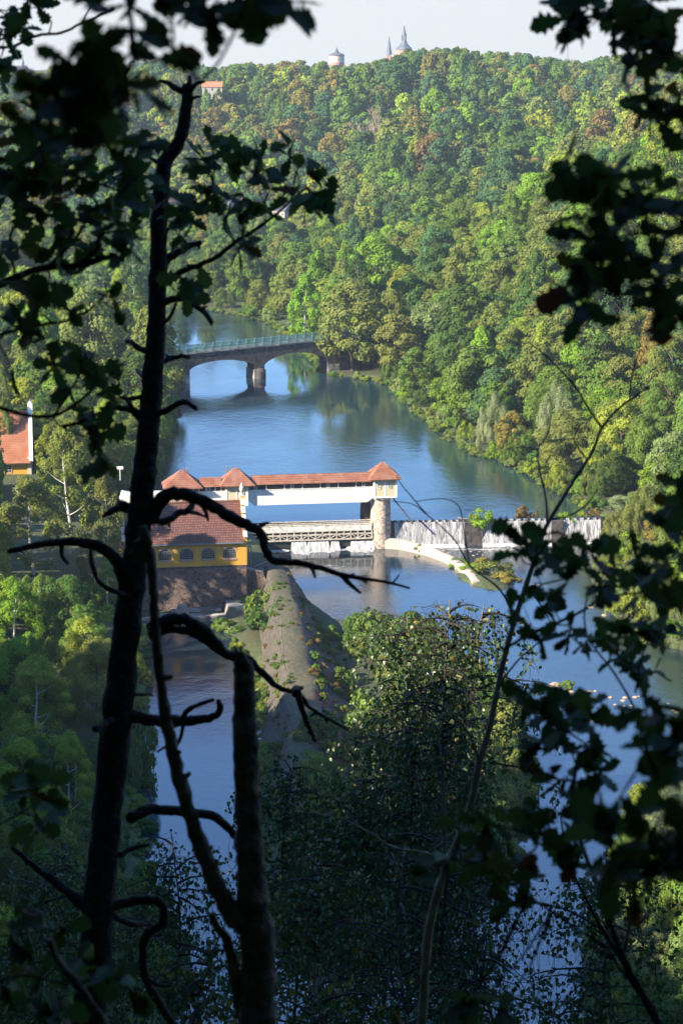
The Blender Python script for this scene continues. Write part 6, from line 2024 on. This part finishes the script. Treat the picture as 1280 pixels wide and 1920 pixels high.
oak_spray('dense blurred oak foliage in the lower right part of the photo', (1340, 1500), [(1230, 1340, 40), (1270, 1370, 40), (1200, 1400, 40), (1245, 1420, 45), (1215, 1460, 30), (1270, 1330, 30), (1260, 1500, 30), (1190, 1540, 34), (1230, 1560, 44), (1270, 1560, 40), (1170, 1590, 40), (1210, 1620, 44), (1250, 1600, 30), (1180, 1650, 30), (1225, 1650, 18), (1150, 1620, 30), (1190, 1690, 14), (1140, 1560, 20),
          (1165, 1500, 16), (1275, 1440, 30)], 3.6, .078, .75, [(9, 4, [(1340, 1560), (1260, 1560), (1190, 1600), (1150, 1640)]), (7, 3, [(1340, 1400), (1260, 1390), (1200, 1420)])], seed=12, dj=.2)
oak_spray('oak twigs crossing the river at the lower right, left of the dense foliage', (1240, 1930), [(990, 1310, 18), (1020, 1300, 20), (1050, 1310, 18), (1030, 1335, 18), (1010, 1350, 22), (1050, 1360, 24), (1080, 1340, 22), (1110, 1320, 18), (1100, 1370, 22), (1130, 1350, 18), (1070, 1400, 24), (1110, 1410, 24), (1060, 1440, 20), (1095, 1450, 24), (1130, 1440, 20), (1140, 1400, 20), (1080, 1490, 16), (1020, 1400, 16), (1030, 1450, 14), (1000, 1520, 22), (1040, 1540, 24), (1080, 1530, 24), (1110, 1560, 24), (1060, 1580, 22), (1020, 1580, 22), (985, 1560, 20), (1090, 1600, 20),
          (950, 1540, 14), (900, 1560, 20), (870, 1545, 16), (860, 1580, 24), (900, 1590, 24), (935, 1610, 26), (975, 1610, 24), (830, 1620, 20), (795, 1630, 16), (960, 1660, 22), (930, 1650, 20), (985, 1650, 16), (820, 1650, 14), (955, 1690, 12), (885, 1620, 16), (870, 1880, 18), (895, 1895, 22), (925, 1905, 16), (870, 1910, 20), (750, 1910, 16)], 5.0, .078, .55,
          [(13, 7, [(1250, 1960), (1200, 1860), (1165, 1790), (1140, 1720), (1110, 1640), (1085, 1570), (1070, 1500), (1080, 1440)]), (7, 3, [(1140, 1780), (1080, 1740), (1020, 1700), (960, 1660), (900, 1620), (840, 1610)]), (4, 3, [(1080, 1440), (1060, 1380), (1030, 1330)]), (8, 5, [(1210, 1880), (1150, 1800), (1100, 1770)]), (4, 3, [(1110, 1640), (1040, 1590), (980, 1560)])], seed=13, dj=.3)
oak_spray('oak sprig with yellow and brown leaves at the lower left edge', (-30, 1560), [(40, 1455, 14), (60, 1440, 20), (85, 1455, 18), (75, 1480, 22), (55, 1490, 16), (95, 1500, 10), (70, 1520, 12), (78, 1545, 9), (50, 1470, 18)], 6.0, .09, 1.0, [(4, 2, [(-30, 1560), (30, 1530), (65, 1505), (70, 1480)])], seed=14, dj=.15)
oak_spray('dim oak leaves in the bottom left corner', (-30, 1850), [(40, 1720, 22), (80, 1725, 24), (110, 1740, 20), (30, 1770, 22), (70, 1770, 22), (140, 1800, 22), (170, 1825, 20), (60, 1830, 24), (110, 1850, 26), (20, 1850, 24), (160, 1860, 20), (215, 1840, 18), (60, 1890, 26), (120, 1900, 24), (200, 1820, 16), (240, 1850, 14)], 5.4, .085, .7, [(5, 2, [(-30, 1850), (40, 1830), (110, 1840), (200, 1840)]), (4, 2, [(-30, 1760), (40, 1750), (110, 1745)])], seed=15)

# slim young trees on the right
def stem_tree(label, base, paths, d, mat, name='young_tree', seed=0):
    global rng
    rng = random.Random(seed + 400)
    p = P(base[0], base[1], d); z = ground_at(p.x, p.y)
    root = empty(name, (p.x, p.y, min(z, p.z)), label, 'tree')
    for i, (w0, w1, pts) in enumerate(paths):
        mb = MB()
        if i == 0: 
            A_ = limb(mb, [(*q_, d) for q_ in pts], w0, w1, d, k=5, wob=.08, rough=.05)
            mb.tube([A_[0] + Vector((0, 0, .02)), Vector((A_[0].x - .05, A_[0].y, min(z, A_[0].z) - .4))], [w0 / 2 * d / F, w0 / 1.6 * d / F], 9)
        else:
            j = rng.uniform(-.4, .4); limb(mb, [(x, y, d + j * k / len(pts)) for k, (x, y) in enumerate(pts)], w0, w1, d, k=4, wob=.2, seg=6)
        lb('stem' if i == 0 else 'branch', mb, mat, root)
    return root


stem_tree('slim young tree with pale brown stem and bare forked top right of centre', (786, 1960), [
    (18, 3, [(786, 1960), (794, 1860), (800, 1770), (815, 1690), (838, 1620), (865, 1560), (884, 1500), (898, 1430), (918, 1360), (932, 1290), (948, 1220), (965, 1160), (985, 1100), (1003, 1045), (1022, 990), (1048, 945), (1075, 900), (1108, 850), (1128, 802), (1160, 765), (1195, 740), (1217, 723)]),
    (5, 2, [(1128, 802), (1105, 770), (1080, 728), (1055, 700), (1020, 665), (990, 642)]), (4, 2, [(1180, 748), (1182, 715), (1190, 680), (1200, 655)]), (4, 2, [(1100, 862), (1082, 838), (1075, 822), (1085, 800), (1095, 792)]), (3, 2, [(1075, 822), (1040, 826), (1010, 832)]),
    (5, 2, [(1025, 985), (1022, 930), (1010, 880), (1008, 842), (1025, 815), (1033, 780)]), (3, 1.5, [(1008, 842), (980, 838), (950, 842)]), (4, 2, [(1030, 975), (1070, 965), (1100, 945), (1120, 915)]),
    (5, 2, [(985, 1100), (1010, 1130), (1030, 1165)]), (6, 2, [(898, 1430), (880, 1380), (850, 1340), (800, 1310), (740, 1300)]), (5, 2, [(932, 1290), (960, 1250), (990, 1220), (1040, 1180)]), (6, 2, [(838, 1620), (800, 1600), (740, 1590), (690, 1560), (640, 1535), (590, 1525)]),
    (5, 1.5, [(965, 1160), (940, 1110), (912, 1085), (880, 1060), (850, 1010), (800, 965), (772, 945), (735, 940)]), (3, 1.5, [(880, 1060), (870, 1000), (860, 950), (830, 935), (780, 940)]), (3, 1.5, [(800, 965), (770, 930), (750, 905), (742, 890)])], 9.0, M['young_bark'], seed=1)
stem_tree('dark slender sapling stem at the right behind the oak leaves', (1262, 1990), [
    (14, 3, [(1262, 1990), (1225, 1900), (1195, 1850), (1165, 1800), (1130, 1745), (1105, 1700), (1080, 1650), (1060, 1590), (1050, 1530)]), (6, 2, [(1165, 1800), (1180, 1720), (1175, 1640), (1160, 1560)]), (7, 2, [(1130, 1745), (1060, 1705), (990, 1690), (930, 1665), (880, 1645)]), (5, 2, [(1195, 1850), (1140, 1850), (1090, 1860)])], 7.5, M['dark_bark'], name='sapling', seed=2)

M['birch_shade'] = plain('shaded_birch_bark', (0.10, 0.09, 0.075), 0.85, 0.75, 5, 0.3)  # darker copy of the birch bark, shade put into its colour
# birches below the bluff, real hanging twigs with separate leaves
def birch_near(label, px, top_py, d, spread, hang, nleaf, seed, lean=0.0, group=None, stems=1, yellow=0.0, top_r=None):
    global rng
    rng = random.Random(seed)
    b_ = P(px, top_py, d)
    zt = b_.z; zg = ground_at(b_.x, b_.y)
    zg = min(zg, zt - 4)
    Ht = zt - zg; crown_h = min(Ht * .8, 1.2 + spread * 1.0)
    root = empty('birch_tree', (b_.x, b_.y, zg), label, 'tree', group)
    mb = MB(); tips = []; br_all = MB(); twg = MB()
    for s_ in range(stems):
        pts = []; x = (s_ - (stems - 1) / 2) * .35; y_ = rng.uniform(-.3, .3)
        for i in range(10):
            t = i / 9; pts.append(Vector((b_.x + x + lean * t * t, b_.y + y_, zg - .4 + (Ht + .1) * t))); x += rng.uniform(-.3, .3); y_ += rng.uniform(-.3, .3)
        r0 = .075 if stems == 1 else .06
        q, r_ = refine(pts, [r0 * (1.1 - i / 9 * 1.0) for i in range(10)], 3, .05); mb.tube(q, r_, 8, .04, rng)
        nb = 26
        for k in range(nb):
            dn = .15 + crown_h * (1 - k / nb) ** 1.1          # metres below the top
            t = max(.2, 1 - dn / Ht); fi = t * (len(q) - 1); p = q[int(fi)].lerp(q[min(int(fi) + 1, len(q) - 1)], fi % 1); th = rng.random() * 6.28
            ln = spread * (.35 + .75 * dn / crown_h) * rng.uniform(.7, 1.2) + .2
            pp = [p]; dv = Vector((math.cos(th), math.sin(th), rng.uniform(.35, .8)))
            for j in range(4):
                dv = (dv + Vector((rng.uniform(-.2, .2), rng.uniform(-.2, .2), -.28))).normalized(); pp.append(pp[-1] + dv * ln / 4)
            br_all.tube(pp, [.022, .016, .011, .007, .004], 5, cap=False)
            for j in range(1, 5):
                for _ in range(2):
                    tips.append(pp[j] + Vector((rng.uniform(-.25, .25), rng.uniform(-.25, .25), rng.uniform(-.1, .1))))
                    twg.tube([pp[j], tips[-1]], [.004, .003], 3, cap=False)
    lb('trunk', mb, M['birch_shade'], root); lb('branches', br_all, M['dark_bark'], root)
    pos = []; dr = []; nm = []; ll = []; lv = []
    per = max(3, int(.8 * nleaf) // len(tips))
    for tp in tips:
        n = 6; p = tp; pp = [p]; dv = Vector((rng.uniform(-.6, .6), rng.uniform(-.6, .6), -.3))
        hl = hang * rng.uniform(.4, 1.2)
        for j in range(n):
            dv = (dv + Vector((rng.uniform(-.25, .25), rng.uniform(-.25, .25), -.35))).normalized(); p = p + dv * hl / n; pp.append(p)
        twg.tube(pp, [.003] * (n + 1), 3, cap=False)
        for _ in range(per):
            k = rng.uniform(0, n - .01); a = pp[int(k)].lerp(pp[int(k) + 1], k % 1) + Vector((rng.gauss(0, .04), rng.gauss(0, .04), rng.gauss(0, .03)))
            pos.append(tuple(a)); dr.append((rng.gauss(0, .6), rng.gauss(0, .6), -.8 + rng.gauss(0, .3))); nm.append((rng.gauss(0, 1), rng.gauss(-.4, 1), rng.gauss(.2, .7))); ll.append(rng.uniform(.05, .085)); lv.append(min(1, rng.random() + (yellow if rng.random() < .3 else 0)))
    lb('twigs', twg, M['dark_bark'], root)
    leaf_field('leaves', pos, dr, nm, ll, 'birch', M['birch_leaf'], root, lv)
    return root


GB = 'birches on the slope below the viewpoint'
for i, a in enumerate([
    ('birch with fine hanging twigs in front of the river, below the training wall', 850, 1105, 27, 1.3, .9, 3400, 51),
    ('birch behind the slim young tree, its crown over the tongue of land', 940, 1140, 31, 1.2, .8, 3600, 52),
    ('multi-stemmed birch at the lower right, its stems before the river', 845, 1540, 24, 1.3, .9, 1500, 53, 0, None, 3),
    ('birch with small leaves hanging at the lower right edge of the river', 1070, 1590, 22, .9, .8, 2800, 54),
    ('wispy birch top reaching over the river left of the training wall tip', 735, 1085, 26, .75, .5, 1200, 55),
    ('birch crown in front of the lower embankment', 690, 1290, 28, 1.4, .9, 3000, 56),
    ('thin dark birch crown right of the lower embankment', 800, 1230, 33, 1.2, .9, 2600, 57),
    ('birch with yellowing leaves at the bottom, right of the snag', 610, 1560, 25, 1.4, .8, 4500, 58, 0, None, 1, .35),
    ('yellow-flecked birch at the bottom between the two dead trunks', 350, 1815, 19, .6, .5, 2200, 59, 0, None, 1, .3),
    ('drooping birch over the canal right of the dark trunk', 255, 1500, 30, 1.3, 1.1, 3200, 60),
    ('white-stemmed birch at the lower left among the shaded trees', 150, 1560, 34, 1.6, .9, 4500, 61),
    ('second pale-stemmed birch in the lower left corner', 60, 1600, 30, 1.6, .9, 4500, 62),
    ('leafy birch at the bottom edge right of the snag', 560, 1770, 20, 1.2, .7, 3600, 63, 0, None, 1, .25),
    ('birch top in front of the middle of the embankment slope', 600, 1400, 30, 1.3, .9, 4500, 65),
    ('dense birch crown right of the embankment, left of the slim stem', 760, 1400, 29, 1.8, 1.0, 6500, 66),
    ('birch crown in front of the tongue of land beside the slim stem', 895, 1330, 30, 1.1, .8, 3500, 67),
    ('large birch crown over the end of the embankment', 575, 1500, 33, 1.8, 1.0, 6500, 69),
    ('birch crown left of the slim young stem, lower centre', 700, 1500, 32, 2.0, 1.0, 8000, 71),
    ('dark birch crown at the bottom, left of the multi-stemmed one', 670, 1720, 23, 1.1, .7, 3000, 64)]):
    birch_near(*a)

# the wood the camera stands in: unseen oaks added to shade the near branches
def shade_oak(x, y, hh, s, label, seed):
    z = ground_at(x, y)
    r = empty('unseen_shade_oak', (x, y, z - .2), label, 'tree')
    r.rotation_euler = (0, 0, seed * 1.3); r.scale = (s, s, hh / 14.2)
    hi, lo, tr, vh = PROTO['broad'][seed % 5]
    c_ = obj('crown', hi, r); c_['tint'] = [.05, .085, .028]; obj('trunk', tr, r)
    return r


for i, (x, y, hh, s, lab_) in enumerate([(1.6, -4.2, 22, 1.1, 'tall unseen shade oak just behind the viewpoint, its crown roofing it'), (-3.6, 1.4, 21, .95, 'unseen shade oak beside the viewpoint on the left, out of the picture'), (3.9, 1.8, 21, .9, 'unseen shade oak beside the viewpoint on the right, out of the picture'),
                                        (-8.5, -2.5, 19, 1.15, 'unseen shade oak a few steps left of the viewpoint'), (-7.5, 5.5, 18, .85, 'unseen shade oak on the edge of the bluff to the left'), (8.6, 5.5, 18, .9, 'unseen shade oak on the edge of the bluff to the right'),
                                        (-4, -10, 20, 1.2, 'unseen shade oak behind the viewpoint towards the left'), (7.5, -7, 20, 1.2, 'unseen shade oak behind the viewpoint towards the right'), (-14, -7, 20, 1.2, 'unseen shade oak farther back to the left'), (-15, 3, 19, 1.2, 'unseen shade oak farther along the bluff edge to the left'),
                                        (-12.5, 12, 18, 1.0, 'unseen shade oak lower on the bluff to the left'), (-21, -3, 19, 1.2, 'unseen outer shade oak of the left-hand group'), (-20, 10, 19, 1.2, 'unseen outer shade oak lower on the left bluff'), (13, 1, 19, 1.1, 'unseen outer shade oak on the right')]):
    shade_oak(x, y, hh, s, lab_, i)

# ------------------------------------------------------------------ haze over the valley
me = bpy.data.meshes.new('haze'); hb = MB().box(-760, 760, -260, 3400, -4.5, 178); me.from_pydata(hb.v, [], hb.f)
hm = bpy.data.materials.new('haze'); hm.use_nodes = True; nt = hm.node_tree; nt.nodes.clear()
ho = N(nt, 'ShaderNodeOutputMaterial'); pv = N(nt, 'ShaderNodeVolumePrincipled')
pv.inputs['Color'].default_value = (.72, .85, 1.0, 1); pv.inputs['Density'].default_value = 0.00009; pv.inputs['Anisotropy'].default_value = .2
L(nt, pv.outputs[0], ho.inputs['Volume']); me.materials.append(hm)
o = bpy.data.objects.new('haze', me); C.objects.link(o); tag(o, kind='stuff', label='thin blue autumn haze filling the valley')
